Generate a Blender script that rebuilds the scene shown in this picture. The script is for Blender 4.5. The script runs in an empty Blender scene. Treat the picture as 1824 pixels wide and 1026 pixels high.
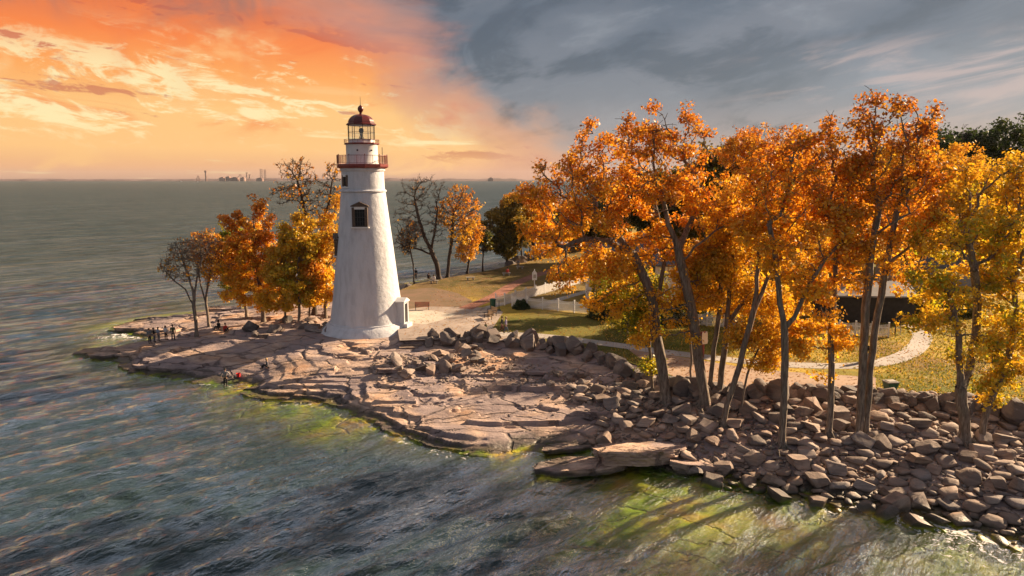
import bpy, bmesh, math, random
import numpy as np
from mathutils import Vector, Matrix
R = math.radians
random.seed(7); rng = np.random.default_rng(7)
S = bpy.context.scene
COL = S.collection

# ------------------------------------------------------------------ camera
CAMH = 19.8; F = 1216.0; CX, CY = 912.0, 513.0
PITCH = math.atan(195.0 / F)
cam = bpy.data.cameras.new('camera'); cam.sensor_width = 36; cam.lens = 36 * F / 1824
cam.clip_start = 0.5; cam.clip_end = 60000
co = bpy.data.objects.new('camera', cam); COL.objects.link(co)
co.location = (0, 0, CAMH); co.rotation_euler = (math.pi / 2 - PITCH, 0, 0)
S.camera = co

# ------------------------------------------------------------------ light
SUN_EL = 25.0; SUN_DIR = Vector((0.85, 0.53, 0)).normalized()
SUN_AZ = math.atan2(SUN_DIR.x, SUN_DIR.y)
sd = Vector((SUN_DIR.x * math.cos(R(SUN_EL)), SUN_DIR.y * math.cos(R(SUN_EL)), math.sin(R(SUN_EL))))
sl = bpy.data.lights.new('sun', 'SUN'); sl.energy = 5.0; sl.angle = R(0.6); sl.color = (1.0, 0.74, 0.48)
so = bpy.data.objects.new('sun', sl); COL.objects.link(so)
so.rotation_euler = sd.to_track_quat('Z', 'Y').to_euler(); so.location = (60, 40, 60)
S.view_settings.view_transform = 'Standard'; S.view_settings.look = 'None'
S.view_settings.gamma = 1; EXPO = 1.5; S.view_settings.exposure = EXPO
S.cycles.max_bounces = 6; S.cycles.transparent_max_bounces = 12
S.cycles.diffuse_bounces = 3; S.cycles.glossy_bounces = 3
S.cycles.caustics_reflective = False; S.cycles.caustics_refractive = False
S.cycles.sample_clamp_indirect = 4; S.cycles.sample_clamp_direct = 1.6

# ------------------------------------------------------------------ node helper
class NT:
    def __init__(s, tree): s.t = tree; s.N = tree.nodes; s.L = tree.links
    def put(s, sock, v):
        if isinstance(v, bpy.types.NodeSocket): s.L.new(v, sock)
        elif isinstance(v, (tuple, list)) and len(v) == 3 and sock.type == 'RGBA': sock.default_value = (*v, 1)
        else: sock.default_value = v
    def n(s, typ, ins=None, **kw):
        nd = s.N.new(typ)
        for k, v in kw.items(): setattr(nd, k, v)
        for k, v in (ins or {}).items(): s.put(nd.inputs[k], v)
        return nd
    def m(s, op, a, b=0.0, c=None, clamp=False):
        nd = s.N.new('ShaderNodeMath'); nd.operation = op; nd.use_clamp = clamp
        s.put(nd.inputs[0], a); s.put(nd.inputs[1], b)
        if c is not None: s.put(nd.inputs[2], c)
        return nd.outputs[0]
    def ss(s, x, a, b, lo=0.0, hi=1.0):
        nd = s.N.new('ShaderNodeMapRange'); nd.interpolation_type = 'SMOOTHSTEP'
        for k, v in zip(range(5), (x, a, b, lo, hi)): s.put(nd.inputs[k], v)
        return nd.outputs[0]
    def mix(s, f, a, b, blend='MIX'):
        nd = s.N.new('ShaderNodeMix'); nd.data_type = 'RGBA'; nd.blend_type = blend
        s.put(nd.inputs[0], f); s.put(nd.inputs[6], a); s.put(nd.inputs[7], b)
        return nd.outputs[2]
    def noise(s, vec, scale, detail=4, rough=0.55, dist=0.0, out=0):
        nd = s.N.new('ShaderNodeTexNoise'); s.put(nd.inputs['Vector'], vec)
        nd.inputs['Scale'].default_value = scale; nd.inputs['Detail'].default_value = detail
        nd.inputs['Roughness'].default_value = rough; nd.inputs['Distortion'].default_value = dist
        return nd.outputs[out]
    def ramp(s, x, stops, interp='LINEAR'):
        nd = s.N.new('ShaderNodeValToRGB'); s.put(nd.inputs[0], x); e = nd.color_ramp.elements
        nd.color_ramp.interpolation = interp
        while len(e) < len(stops): e.new(0.5)
        for k, (p, c) in enumerate(stops): e[k].position = p; e[k].color = (*c, 1)
        return nd.outputs[0]
    def comb(s, x, y, z=0.0):
        nd = s.N.new('ShaderNodeCombineXYZ')
        for k, v in enumerate((x, y, z)): s.put(nd.inputs[k], v)
        return nd.outputs[0]

# ------------------------------------------------------------------ sky
W = bpy.data.worlds.new('World'); S.world = W; W.use_nodes = True
W.node_tree.nodes.clear(); w = NT(W.node_tree)
tc = w.n('ShaderNodeTexCoord'); sp = w.n('ShaderNodeSeparateXYZ', {0: tc.outputs['Generated']})
x_, y_, z_ = sp.outputs
u = w.m('MULTIPLY', w.m('ARCTAN2', x_, y_), 57.2958)
v = w.m('MULTIPLY', w.m('ARCSINE', z_), 57.2958)
vec = lambda a, b, c=0.0: w.comb(w.m('MULTIPLY', u, a), w.m('MULTIPLY', v, b), c)
vn = w.m('DIVIDE', v, 16.0, clamp=True)
left = w.ramp(vn, [(0.0, (.60, .31, .19)), (.05, (.84, .42, .20)), (.14, (1.0, .55, .20)), (.32, (1.0, .56, .18)),
                   (.48, (1.0, .38, .07)), (.64, (.97, .23, .025)), (.78, (.70, .16, .045)), (.92, (.36, .16, .10)), (1.0, (.30, .18, .14))])
rightc = w.ramp(vn, [(0.0, (.50, .33, .27)), (.10, (.52, .33, .26)), (.24, (.30, .25, .25)), (.40, (.16, .17, .20)),
                     (.60, (.125, .145, .18)), (1.0, (.10, .12, .15))])
# left: bright broken streaks and darker cloud bars
vs = w.m('ADD', v, w.m('MULTIPLY', u, 0.08))
def uv2(a, b, k, o=0.0): return w.comb(w.m('MULTIPLY', u, a), w.m('MULTIPLY', w.m('ADD', v, w.m('MULTIPLY', u, k)), b), o)
n1 = w.noise(uv2(.10, .42, .12, 3.1), 1.0, 9, .66, .9)
n2 = w.noise(uv2(.055, .50, .06, 7.7), 1.0, 6, .55, .5)
n3 = w.noise(uv2(.16, .15, .0, 1.7), 1.0, 5, .55, .5)
band = w.m('MULTIPLY', w.ss(v, 1.6, 4.0), w.ss(v, 12.0, 7.0))
n6 = w.noise(uv2(.30, .75, .10, 55.0), 1.0, 10, .68, 1.2)
n7 = w.noise(uv2(.09, .22, .05, 61.0), 1.0, 5, .6, .8)
left = w.mix(w.m('MULTIPLY', w.ss(n7, .50, .66), w.m('MULTIPLY', w.ss(v, 2.5, 5), .85)), left, (.93, .20, .018))
left = w.mix(w.m('MULTIPLY', w.ss(n7, .46, .34), w.m('MULTIPLY', w.ss(v, 14, 9), .6)), left, (1.0, .56, .20))
brk = w.m('ADD', w.m('MULTIPLY', n1, .62), w.m('MULTIPLY', n6, .42))
f1 = w.m('MULTIPLY', w.ss(brk, .515, .60), w.m('MULTIPLY', band, w.ss(u, 2.0, -12.0)))
c = w.mix(w.m('MULTIPLY', f1, .95), left, (1.0, .82, .42))
f2 = w.m('MULTIPLY', w.ss(w.m('ADD', w.m('MULTIPLY', n2, .7), w.m('MULTIPLY', n6, .32)), .555, .60), w.ss(v, .8, 2.2))
c = w.mix(w.m('MULTIPLY', f2, .80), c, w.mix(w.ss(v, 4, 9), (.62, .21, .09), (.62, .11, .03)))
n4 = w.noise(uv2(.06, .9, .03, 12.0), 1.0, 5, .6, .3)
c = w.mix(w.m('MULTIPLY', w.ss(n4, .62, .72), w.ss(v, 6.5, 4.0)), c, (1.0, .80, .40))
n5 = w.noise(uv2(.5, .03, -.02, 5.0), 1.0, 2, .5, .2)
c = w.mix(w.m('MULTIPLY', w.ss(n5, .5, .72), w.m('MULTIPLY', w.ss(v, 4, 9), .16)), c, (.80, .16, .035))
f3 = w.m('MULTIPLY', w.ss(n3, .40, .62), w.ss(v, 9.5, 13.0))
c = w.mix(w.m('MULTIPLY', f3, .8), c, (.20, .145, .13))
# right: grey cloud deck
m1 = w.noise(uv2(.085, .24, -.16, 21.0), 1.0, 8, .58, .7)
m2 = w.noise(uv2(.05, .10, -.2, 33.0), 1.0, 4, .5, .4)
m3 = w.noise(uv2(.07, .55, -.18, 41.0), 1.0, 7, .6, .6)
rc = w.mix(w.ss(m2, .42, .64), rightc, w.mix(.30, rightc, (.31, .30, .32)))
m5 = w.noise(uv2(.22, .50, -.2, 71.0), 1.0, 9, .64, .9); m6 = w.m('ADD', w.m('MULTIPLY', m1, .80), w.m('MULTIPLY', m5, .22))
rc = w.mix(w.m('MULTIPLY', w.ss(m6, .54, .70), .38), rc, (.33, .35, .38))
rc = w.mix(w.m('MULTIPLY', w.ss(m6, .53, .40), .75), rc, (.070, .085, .108))
pk = w.m('MULTIPLY', w.ss(u, 14, 30), w.m('MULTIPLY', w.ss(v, 3, 5.5), w.ss(v, 10.5, 8)))
rc = w.mix(w.m('MULTIPLY', w.m('MULTIPLY', w.ss(m3, .46, .62), pk), .75), rc, (.60, .40, .34))
rc = w.mix(w.m('MULTIPLY', pk, .35), rc, (.32, .34, .38))
edge = w.m('ADD', w.m('ADD', u, w.m('MULTIPLY', v, 1.35)), w.m('MULTIPLY', w.m('SUBTRACT', w.noise(vec(.06, .12, 9.0), 1.0, 6, .6, .6), .5), 22.0))
mm = w.ss(edge, -4.0, 12.0)
mid = w.mix(w.m('MULTIPLY', mm, w.m('SUBTRACT', 1.0, mm)), c, c)
c2 = w.mix(mm, c, rc)
pinkf = w.m('MULTIPLY', w.m('MULTIPLY', mm, w.m('SUBTRACT', 1.0, mm)), 2.2, clamp=True)
c2 = w.mix(pinkf, c2, (.72, .30, .18))
# the cloud over and behind the viewer
up_ = w.noise(tc.outputs['Generated'], 3.0, 5, .55, .3)
high = w.mix(w.ss(up_, .42, .62), (.17, .205, .25), (.54, .45, .41))
behind = w.mix(w.ss(up_, .35, .65), (.19, .21, .26), (.35, .33, .36))
c2 = w.mix(w.ss(v, 14.5, 22.0), c2, high)
back = w.m('ADD', w.ss(w.m('ABSOLUTE', u), 62.0, 100.0), w.ss(v, 62.0, 80.0), clamp=True)
c2 = w.mix(back, c2, behind)
c2 = w.mix(w.ss(v, -0.3, -1.2), c2, (.10, .09, .08))
sky = w.n('ShaderNodeTexSky', sky_type='NISHITA', sun_disc=False, sun_elevation=R(SUN_EL), sun_rotation=SUN_AZ)
SK = 0.1
cl = w.n('ShaderNodeVectorMath', {0: c2, 1: (1 / SK / 2 ** EXPO,) * 3}, operation='MULTIPLY').outputs[0]
fin = w.mix(0.96, sky.outputs[0], cl)
bg = w.n('ShaderNodeBackground', {'Color': fin, 'Strength': SK})
wo = w.n('ShaderNodeOutputWorld', {0: bg.outputs[0]})

# ------------------------------------------------------------------ geometry helpers
_c, _s = math.cos(PITCH), math.sin(PITCH)
def ray(px, py):
    a = (px - CX) / F; b = (CY - py) / F
    return Vector((a, _c + b * _s, -_s + b * _c))
def at(px, py, z=0.0):
    d = ray(px, py); t = (z - CAMH) / d.z
    return Vector((0, 0, CAMH)) + d * t
def aty(px, py, Y):
    d = ray(px, py); return Vector((0, 0, CAMH)) + d * (Y / d.y)
def zy(py, Y): return aty(CX, py, Y).z

def tag(o, label=None, cat=None, group=None, kind=None):
    if label: o['label'] = label
    if cat: o['category'] = cat
    if group: o['group'] = group
    if kind: o['kind'] = kind
    return o
def empty(name, loc=(0, 0, 0), rz=0.0, label=None, cat=None, group=None):
    o = bpy.data.objects.new(name, None); COL.objects.link(o); o.location = loc; o.rotation_euler = (0, 0, rz)
    o.empty_display_size = .3
    return tag(o, label, cat, group)
def link_mesh(name, me, mat=None, parent=None, loc=None):
    o = bpy.data.objects.new(name, me); COL.objects.link(o)
    if mat is not None:
        for q in (mat if isinstance(mat, (list, tuple)) else [mat]): me.materials.append(q)
    if parent: o.parent = parent
    if loc is not None: o.location = loc
    return o
def np_mesh(name, V, Fc, smooth=False, attrs=None):
    """V (n,3); Fc (m,k) faces of equal size"""
    me = bpy.data.meshes.new(name); V = np.asarray(V, np.float32); Fc = np.asarray(Fc, np.int32)
    m, k = Fc.shape
    me.vertices.add(len(V)); me.vertices.foreach_set('co', V.ravel())
    me.loops.add(m * k); me.loops.foreach_set('vertex_index', Fc.ravel())
    me.polygons.add(m); me.polygons.foreach_set('loop_start', np.arange(0, m * k, k, dtype=np.int32))
    me.polygons.foreach_set('loop_total', np.full(m, k, np.int32))
    if smooth: me.polygons.foreach_set('use_smooth', np.ones(m, bool))
    me.update(calc_edges=True)
    for an, (ty, data) in (attrs or {}).items():
        a = me.attributes.new(an, ty, 'POINT')
        a.data.foreach_set('color' if ty == 'FLOAT_COLOR' else 'value', np.asarray(data, np.float32).ravel())
    return me

class MB:
    """collects shapes into one bmesh"""
    def __init__(s): s.b = bmesh.new()
    def box(s, c, d, rz=0.0, rot=None, bev=0.0):
        r = bmesh.ops.create_cube(s.b, size=1.0)['verts']
        M = Matrix.Translation(c) @ (rot.to_4x4() if rot is not None else Matrix.Rotation(rz, 4, 'Z')) @ Matrix.Diagonal((*d, 1))
        bmesh.ops.transform(s.b, matrix=M, verts=r)
        if bev:
            e = list({e for q in r for e in q.link_edges})
            bmesh.ops.bevel(s.b, geom=e, offset=bev, segments=2, affect='EDGES', profile=.6)
        return s
    def tube(s, a, b, r, r2=None, n=8):
        a = Vector(a); b = Vector(b); d = b - a; L = d.length
        if L < 1e-6: return s
        q = bmesh.ops.create_cone(s.b, cap_ends=True, segments=n, radius1=r, radius2=r if r2 is None else r2, depth=L)['verts']
        bmesh.ops.transform(s.b, matrix=Matrix.Translation((a + b) / 2) @ d.to_track_quat('Z', 'Y').to_matrix().to_4x4(), verts=q)
        return s
    def lathe(s, prof, n=48, c=(0, 0, 0), cap=True):
        rings = []
        for r, z in prof:
            rings.append([s.b.verts.new((c[0] + r * math.cos(2 * math.pi * k / n), c[1] + r * math.sin(2 * math.pi * k / n), c[2] + z)) for k in range(n)])
        for A, B in zip(rings, rings[1:]):
            for k in range(n): s.b.faces.new((A[k], A[(k + 1) % n], B[(k + 1) % n], B[k]))
        if cap:
            s.b.faces.new(list(reversed(rings[0]))); s.b.faces.new(rings[-1])
        return s
    def ring(s, R_, r, z, n=40, m=6, c=(0, 0)):
        vs = []
        for k in range(n):
            a = 2 * math.pi * k / n
            vs.append([s.b.verts.new((c[0] + (R_ + r * math.cos(2 * math.pi * j / m)) * math.cos(a), c[1] + (R_ + r * math.cos(2 * math.pi * j / m)) * math.sin(a), z + r * math.sin(2 * math.pi * j / m))) for j in range(m)])
        for k in range(n):
            for j in range(m):
                s.b.faces.new((vs[k][j], vs[(k + 1) % n][j], vs[(k + 1) % n][(j + 1) % m], vs[k][(j + 1) % m]))
        return s
    def prism(s, pts, z0, z1):
        lo = [s.b.verts.new((p[0], p[1], z0)) for p in pts]; hi = [s.b.verts.new((p[0], p[1], z1)) for p in pts]
        n = len(pts)
        s.b.faces.new(hi); s.b.faces.new(list(reversed(lo)))
        for k in range(n): s.b.faces.new((lo[k], lo[(k + 1) % n], hi[(k + 1) % n], hi[k]))
        return s
    def prismx(s, pts, x0, x1):
        """profile in (y,z) extruded along x"""
        lo = [s.b.verts.new((x0, p[0], p[1])) for p in pts]; hi = [s.b.verts.new((x1, p[0], p[1])) for p in pts]
        n = len(pts); s.b.faces.new(hi); s.b.faces.new(list(reversed(lo)))
        for k in range(n): s.b.faces.new((lo[k], lo[(k + 1) % n], hi[(k + 1) % n], hi[k]))
        return s
    def sphere(s, c, r, sc=(1, 1, 1), n=12):
        q = bmesh.ops.create_uvsphere(s.b, u_segments=n, v_segments=max(6, n // 2 + 2), radius=r)['verts']
        bmesh.ops.transform(s.b, matrix=Matrix.Translation(c) @ Matrix.Diagonal((*sc, 1)), verts=q); return s
    def build(s, name, mat, parent=None, smooth=False, M=None):
        bmesh.ops.recalc_face_normals(s.b, faces=s.b.faces)
        if M is not None: bmesh.ops.transform(s.b, matrix=M, verts=s.b.verts)
        me = bpy.data.meshes.new(name); s.b.to_mesh(me); s.b.free()
        if smooth:
            me.polygons.foreach_set('use_smooth', np.ones(len(me.polygons), bool))
            me.set_sharp_from_angle(angle=R(35))
        return link_mesh(name, me, mat, parent)

# numpy gradient noise
_P = rng.permutation(256).astype(np.int32); _P = np.concatenate([_P, _P])
_G = np.stack([np.cos(np.arange(256) * 2 * np.pi / 256 * 37), np.sin(np.arange(256) * 2 * np.pi / 256 * 37)], 1)
def perlin(x, y):
    xi = np.floor(x).astype(np.int64); yi = np.floor(y).astype(np.int64); xf = x - xi; yf = y - yi
    xi &= 255; yi &= 255
    def g(i, j, dx, dy):
        h = _P[(_P[(xi + i) & 255] + yi + j) & 255]; return _G[h, 0] * dx + _G[h, 1] * dy
    U = xf * xf * xf * (xf * (xf * 6 - 15) + 10); V_ = yf * yf * yf * (yf * (yf * 6 - 15) + 10)
    a = g(0, 0, xf, yf); b = g(1, 0, xf - 1, yf); c_ = g(0, 1, xf, yf - 1); d = g(1, 1, xf - 1, yf - 1)
    return (a + U * (b - a)) + V_ * ((c_ + U * (d - c_)) - (a + U * (b - a)))
def fbm(x, y, oct=4, gain=.5):
    s_ = 0; a = 1.0
    for k in range(oct):
        s_ = s_ + a * perlin(x + 17.3 * k, y - 9.1 * k); x = x * 2.03; y = y * 2.03; a *= gain
    return s_
def sst(x, a, b):
    t = np.clip((x - a) / (b - a), 0, 1); return t * t * (3 - 2 * t)
def poly_sd(P, X, Y):
    """signed distance, positive inside"""
    P = np.asarray(P, float); d2 = np.full(X.shape, 1e18); inside = np.zeros(X.shape, bool)
    for k in range(len(P)):
        ax, ay = P[k]; bx, by = P[(k + 1) % len(P)]
        ex, ey = bx - ax, by - ay
        t = np.clip(((X - ax) * ex + (Y - ay) * ey) / (ex * ex + ey * ey + 1e-12), 0, 1)
        d2 = np.minimum(d2, (X - ax - t * ex) ** 2 + (Y - ay - t * ey) ** 2)
        if ay != by:
            cr = ((ay > Y) != (by > Y)) & (X < (bx - ax) * (Y - ay) / (by - ay) + ax)
            inside ^= cr
    d = np.sqrt(d2); return np.where(inside, d, -d)

# ------------------------------------------------------------------ materials
def newmat(name):
    m = bpy.data.materials.new(name); m.use_nodes = True; m.node_tree.nodes.clear(); return m, NT(m.node_tree)
def finish(t, bsdf): t.n('ShaderNodeOutputMaterial', {0: bsdf})
def plain(name, col, rough=.6, metal=0.0, var=.25, scale=3.0, bump=.0, col2=None, bscale=None, spec=.4):
    m, t = newmat(name); g = t.n('ShaderNodeNewGeometry'); tcx = t.n('ShaderNodeTexCoord')
    n = t.noise(tcx.outputs['Object'], scale, 6, .6)
    cb = col2 or tuple(q * (1 - var) for q in col)
    colr = t.mix(t.ss(n, .35, .65), cb, col)
    ins = {'Base Color': colr, 'Roughness': rough, 'Metallic': metal, 'Specular IOR Level': spec}
    if bump:
        nb = t.noise(tcx.outputs['Object'], bscale or scale * 5, 5, .65)
        ins['Normal'] = t.n('ShaderNodeBump', {'Height': nb, 'Strength': .6, 'Distance': bump}).outputs[0]
    finish(t, t.n('ShaderNodeBsdfPrincipled', ins).outputs[0]); return m

M = {}
M['white'] = plain('white_paint', (.74, .73, .71), .55, var=.10, scale=1.5, bump=.01, bscale=20)
# stucco tower
m, t = newmat('tower_stucco'); tcx = t.n('ShaderNodeTexCoord')
mpv = t.n('ShaderNodeMapping', {'Vector': tcx.outputs['Object'], 'Scale': (1.0, 1.0, .22)}).outputs[0]
na = t.noise(mpv, 1.4, 6, .62); nb = t.noise(tcx.outputs['Object'], .5, 3, .5)
cc = t.mix(t.ss(na, .40, .72), (.61, .62, .65), (.48, .485, .51))
cc = t.mix(t.m('MULTIPLY', t.ss(nb, .5, .7), .4), cc, (.58, .585, .61))
spt = t.noise(tcx.outputs['Object'], 26, 3, .6)
cc = t.mix(t.m('MULTIPLY', t.ss(spt, .62, .74), .35), cc, (.42, .39, .36))
bmp = t.m('ADD', t.m('MULTIPLY', t.noise(tcx.outputs['Object'], 1.6, 3, .5), 2.2), t.noise(tcx.outputs['Object'], 9, 6, .7))
finish(t, t.n('ShaderNodeBsdfPrincipled', {'Base Color': cc, 'Roughness': .75, 'Specular IOR Level': .3,
       'Normal': t.n('ShaderNodeBump', {'Height': bmp, 'Strength': .7, 'Distance': .055}).outputs[0]}).outputs[0]); M['stucco'] = m
M['red'] = plain('red_gallery_paint', (.22, .028, .022), .4, var=.4, scale=4, spec=.5)
M['redroof'] = plain('red_dome_metal', (.13, .014, .012), .32, var=.35, scale=2, spec=.5)
M['dark'] = plain('dark_metal', (.03, .03, .032), .5, .3)
M['brownframe'] = plain('brown_window_frame', (.10, .065, .045), .6, var=.4, scale=8)
M['wood'] = plain('pale_bench_wood', (.42, .27, .15), .6, var=.35, scale=6)
M['redwood'] = plain('red_brown_wood', (.30, .085, .045), .6, var=.35, scale=6)
M['green'] = plain('green_bin_plastic', (.012, .085, .05), .45, var=.3)
M['conc'] = plain('cast_concrete', (.38, .35, .31), .85, var=.25, scale=3, bump=.01)
M['shingle'] = plain('grey_shingle', (.13, .13, .14), .85, var=.3, scale=5, bump=.02)
M['cream'] = plain('cream_sign_paint', (.70, .60, .48), .55, var=.12)
M['shutter'] = plain('green_shutter', (.02, .07, .05), .6)
M['bark'] = None
m, t = newmat('bark'); tcx = t.n('ShaderNodeTexCoord'); mp = t.n('ShaderNodeMapping', {'Vector': tcx.outputs['Object'], 'Scale': (9, 9, 1.3)}).outputs[0]
n = t.noise(mp, 1.0, 6, .65, .4); nl = t.noise(tcx.outputs['Object'], .9, 3)
cc = t.ramp(n, [(.30, (.06, .045, .034)), (.5, (.19, .15, .12)), (.72, (.36, .30, .24))])
cc = t.mix(t.m('MULTIPLY', t.ss(nl, .5, .65), .35), cc, (.16, .16, .12))
finish(t, t.n('ShaderNodeBsdfPrincipled', {'Base Color': cc, 'Roughness': .9, 'Specular IOR Level': .2,
       'Normal': t.n('ShaderNodeBump', {'Height': n, 'Strength': .9, 'Distance': .05}).outputs[0]}).outputs[0]); M['bark'] = m
M['darkbark'] = plain('dark_bark', (.085, .062, .048), .9, var=.5, scale=4)
m, t = newmat('window_glass')
finish(t, t.n('ShaderNodeBsdfPrincipled', {'Base Color': (.012, .013, .015), 'Roughness': .2, 'Specular IOR Level': .3}).outputs[0]); M['pane'] = m
m, t = newmat('lantern_glass')
mx = t.n('ShaderNodeMixShader', {0: .12, 1: t.n('ShaderNodeBsdfTransparent', {0: (.97, .97, .95)}).outputs[0], 2: t.n('ShaderNodeBsdfGlossy', {'Roughness': .03}).outputs[0]})
finish(t, mx.outputs[0]); M['glass'] = m
# leaves
m, t = newmat('autumn_leaf')
at_ = t.n('ShaderNodeAttribute', attribute_name='leafcol')
dif = t.n('ShaderNodeBsdfDiffuse', {0: at_.outputs['Color']}).outputs[0]
tr = t.n('ShaderNodeBsdfTranslucent', {0: t.mix(1.0, at_.outputs['Color'], (1.0, .85, .6), 'MULTIPLY')}).outputs[0]
gl = t.n('ShaderNodeBsdfGlossy', {0: (.6, .6, .6), 'Roughness': .45}).outputs[0]
mx = t.n('ShaderNodeMixShader', {0: .48, 1: dif, 2: tr}).outputs[0]
finish(t, t.n('ShaderNodeMixShader', {0: .05, 1: mx, 2: gl}).outputs[0]); M['leaf'] = m

# rock of the shelf
def rock_mat(name, shelf, dark=False):
    m, t = newmat(name); g = t.n('ShaderNodeNewGeometry')
    pos = g.outputs['Position'] if shelf else t.n('ShaderNodeTexCoord').outputs['Object']
    wp = t.n('ShaderNodeSeparateXYZ', {0: g.outputs['Position']}).outputs
    st = t.n('ShaderNodeMapping', {'Vector': pos, 'Scale': (.55, .9, 5.0), 'Rotation': (0, 0, .5)}).outputs[0]
    n1 = t.noise(st, .8, 8, .62, .6); n2 = t.noise(pos, .22 if shelf else .8, 4, .5); n3 = t.noise(pos, 5.5, 6, .7)
    if shelf:
        cc = t.ramp(n1, [(.28, (.11, .08, .065)), (.40, (.34, .235, .18)), (.54, (.50, .355, .27)), (.78, (.66, .51, .41))])
        cc = t.mix(t.m('MULTIPLY', t.ss(n2, .40, .56), .72), cc, (.25, .205, .215))
        cc = t.mix(t.m('MULTIPLY', t.ss(n2, .42, .30), .55), cc, (.52, .27, .13))
        # thin wandering joints
        v1 = t.n('ShaderNodeTexVoronoi', {'Vector': t.n('ShaderNodeMapping', {'Vector': t.n('ShaderNodeVectorMath', {0: pos, 1: t.n('ShaderNodeVectorMath', {0: t.noise(pos, .5, 4, .6, 0, 1), 1: (1.6,) * 3}, operation='MULTIPLY').outputs[0]}, operation='ADD').outputs[0], 'Scale': (.16, .42, 0), 'Rotation': (0, 0, .55)}).outputs[0], 'Scale': 1.0}, feature='DISTANCE_TO_EDGE')
        crack = t.ss(v1.outputs[0], .035, .004)
        cc = t.mix(t.m('MULTIPLY', crack, .55), cc, (.07, .05, .04))
    else:
        oi = t.n('ShaderNodeObjectInfo').outputs['Random']
        a2 = t.n('ShaderNodeAttribute', attribute_name='tone').outputs['Fac']
        tone = t.m('FRACT', t.m('ADD', oi, a2))
        bc = t.ramp(tone, [(0, (.22, .17, .14)), (.2, (.44, .31, .24)), (.4, (.13, .115, .11)), (.6, (.54, .41, .33)), (.8, (.28, .245, .23)), (1, (.42, .28, .19))])
        if dark: bc = t.mix(.62, bc, (.085, .085, .09))
        cc = t.mix(t.ss(n1, .35, .7), t.mix(.6, bc, (.09, .07, .06)), bc)
        cc = t.mix(t.m('MULTIPLY', t.ss(n2, .5, .65), .35), cc, (.40, .33, .27))
    cc = t.mix(t.m('MULTIPLY', t.ss(n3, .55, .7), .30), cc, (.10, .08, .065))
    cc = t.mix(t.m('MULTIPLY', t.ss(n3, .40, .28), .25), cc, (.62, .52, .42))
    # algae by height above and below the water line
    na = t.noise(g.outputs['Position'], .9, 6, .65); nf = t.noise(g.outputs['Position'], .33, 4, .55)
    zz = t.m('ADD', wp[2], t.m('MULTIPLY', t.m('SUBTRACT', na, .5), -1.1))
    alg = t.ramp(nf, [(.30, (.09, .16, .012)), (.43, (.24, .36, .012)), (.55, (.46, .44, .02)), (.68, (.55, .30, .05))])
    alg = t.mix(t.ss(na, .52, .66), alg, t.mix(.6, alg, (.05, .06, .02)))
    cc = t.mix(t.ss(zz, .26, -.02), cc, alg)
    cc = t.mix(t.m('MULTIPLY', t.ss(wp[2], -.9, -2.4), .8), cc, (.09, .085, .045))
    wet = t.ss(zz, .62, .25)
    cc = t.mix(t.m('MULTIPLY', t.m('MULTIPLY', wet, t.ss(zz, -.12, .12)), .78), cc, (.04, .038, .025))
    bh = t.m('ADD', t.m('MULTIPLY', n1, 1.2), t.m('MULTIPLY', n3, .45))
    if shelf: bh = t.m('SUBTRACT', bh, t.m('MULTIPLY', crack, 1.2))
    finish(t, t.n('ShaderNodeBsdfPrincipled', {'Base Color': cc, 'Roughness': t.m('SUBTRACT', .85, t.m('MULTIPLY', wet, .45)), 'Specular IOR Level': .3,
           'Normal': t.n('ShaderNodeBump', {'Height': bh, 'Strength': 1.0, 'Distance': .16 if shelf else .08}).outputs[0]}).outputs[0])
    return m
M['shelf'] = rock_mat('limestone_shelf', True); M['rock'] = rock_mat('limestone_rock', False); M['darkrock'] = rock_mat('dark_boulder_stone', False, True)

m, t = newmat('lawn'); g = t.n('ShaderNodeNewGeometry'); P0 = g.outputs['Position']
na = t.noise(P0, .07, 4, .55); nb = t.noise(P0, .8, 5, .6); nc = t.noise(P0, 9, 5, .7); nd_ = t.noise(P0, .16, 5, .6)
cc = t.mix(t.ss(na, .38, .56), (.13, .14, .025), (.48, .33, .06))
cc = t.mix(t.m('MULTIPLY', t.ss(nb, .42, .62), .5), cc, (.20, .17, .035))
cc = t.mix(t.m('MULTIPLY', t.ss(nd_, .48, .62), .7), cc, (.19, .115, .06))
cc = t.mix(t.m('MULTIPLY', t.ss(nc, .55, .68), .55), cc, (.27, .16, .03))
cc = t.mix(t.m('MULTIPLY', t.ss(nc, .42, .30), .45), cc, (.03, .05, .01))
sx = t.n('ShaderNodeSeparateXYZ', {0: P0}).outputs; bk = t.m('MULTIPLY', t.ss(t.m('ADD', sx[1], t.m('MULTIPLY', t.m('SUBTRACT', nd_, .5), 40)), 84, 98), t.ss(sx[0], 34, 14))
cc = t.mix(t.m('MULTIPLY', bk, .72), cc, t.mix(t.ss(nb, .4, .6), (.075, .055, .025), (.16, .10, .055)))  # back lawn: brown leaf litter, with the shade of the trees painted in
cc = t.mix(t.m('MULTIPLY', t.m('MULTIPLY', t.ss(sx[0], 20, 12), t.ss(sx[1], 88, 82)), .75), cc, t.mix(t.ss(nb, .4, .6), (.05, .075, .016), (.10, .10, .03)))  # shade by the fence and house painted in as a darker green
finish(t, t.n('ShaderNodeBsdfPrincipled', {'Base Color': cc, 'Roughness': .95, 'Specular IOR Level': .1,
       'Normal': t.n('ShaderNodeBump', {'Height': t.m('ADD', nc, nb), 'Strength': .9, 'Distance': .08}).outputs[0]}).outputs[0]); M['lawn'] = m
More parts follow.
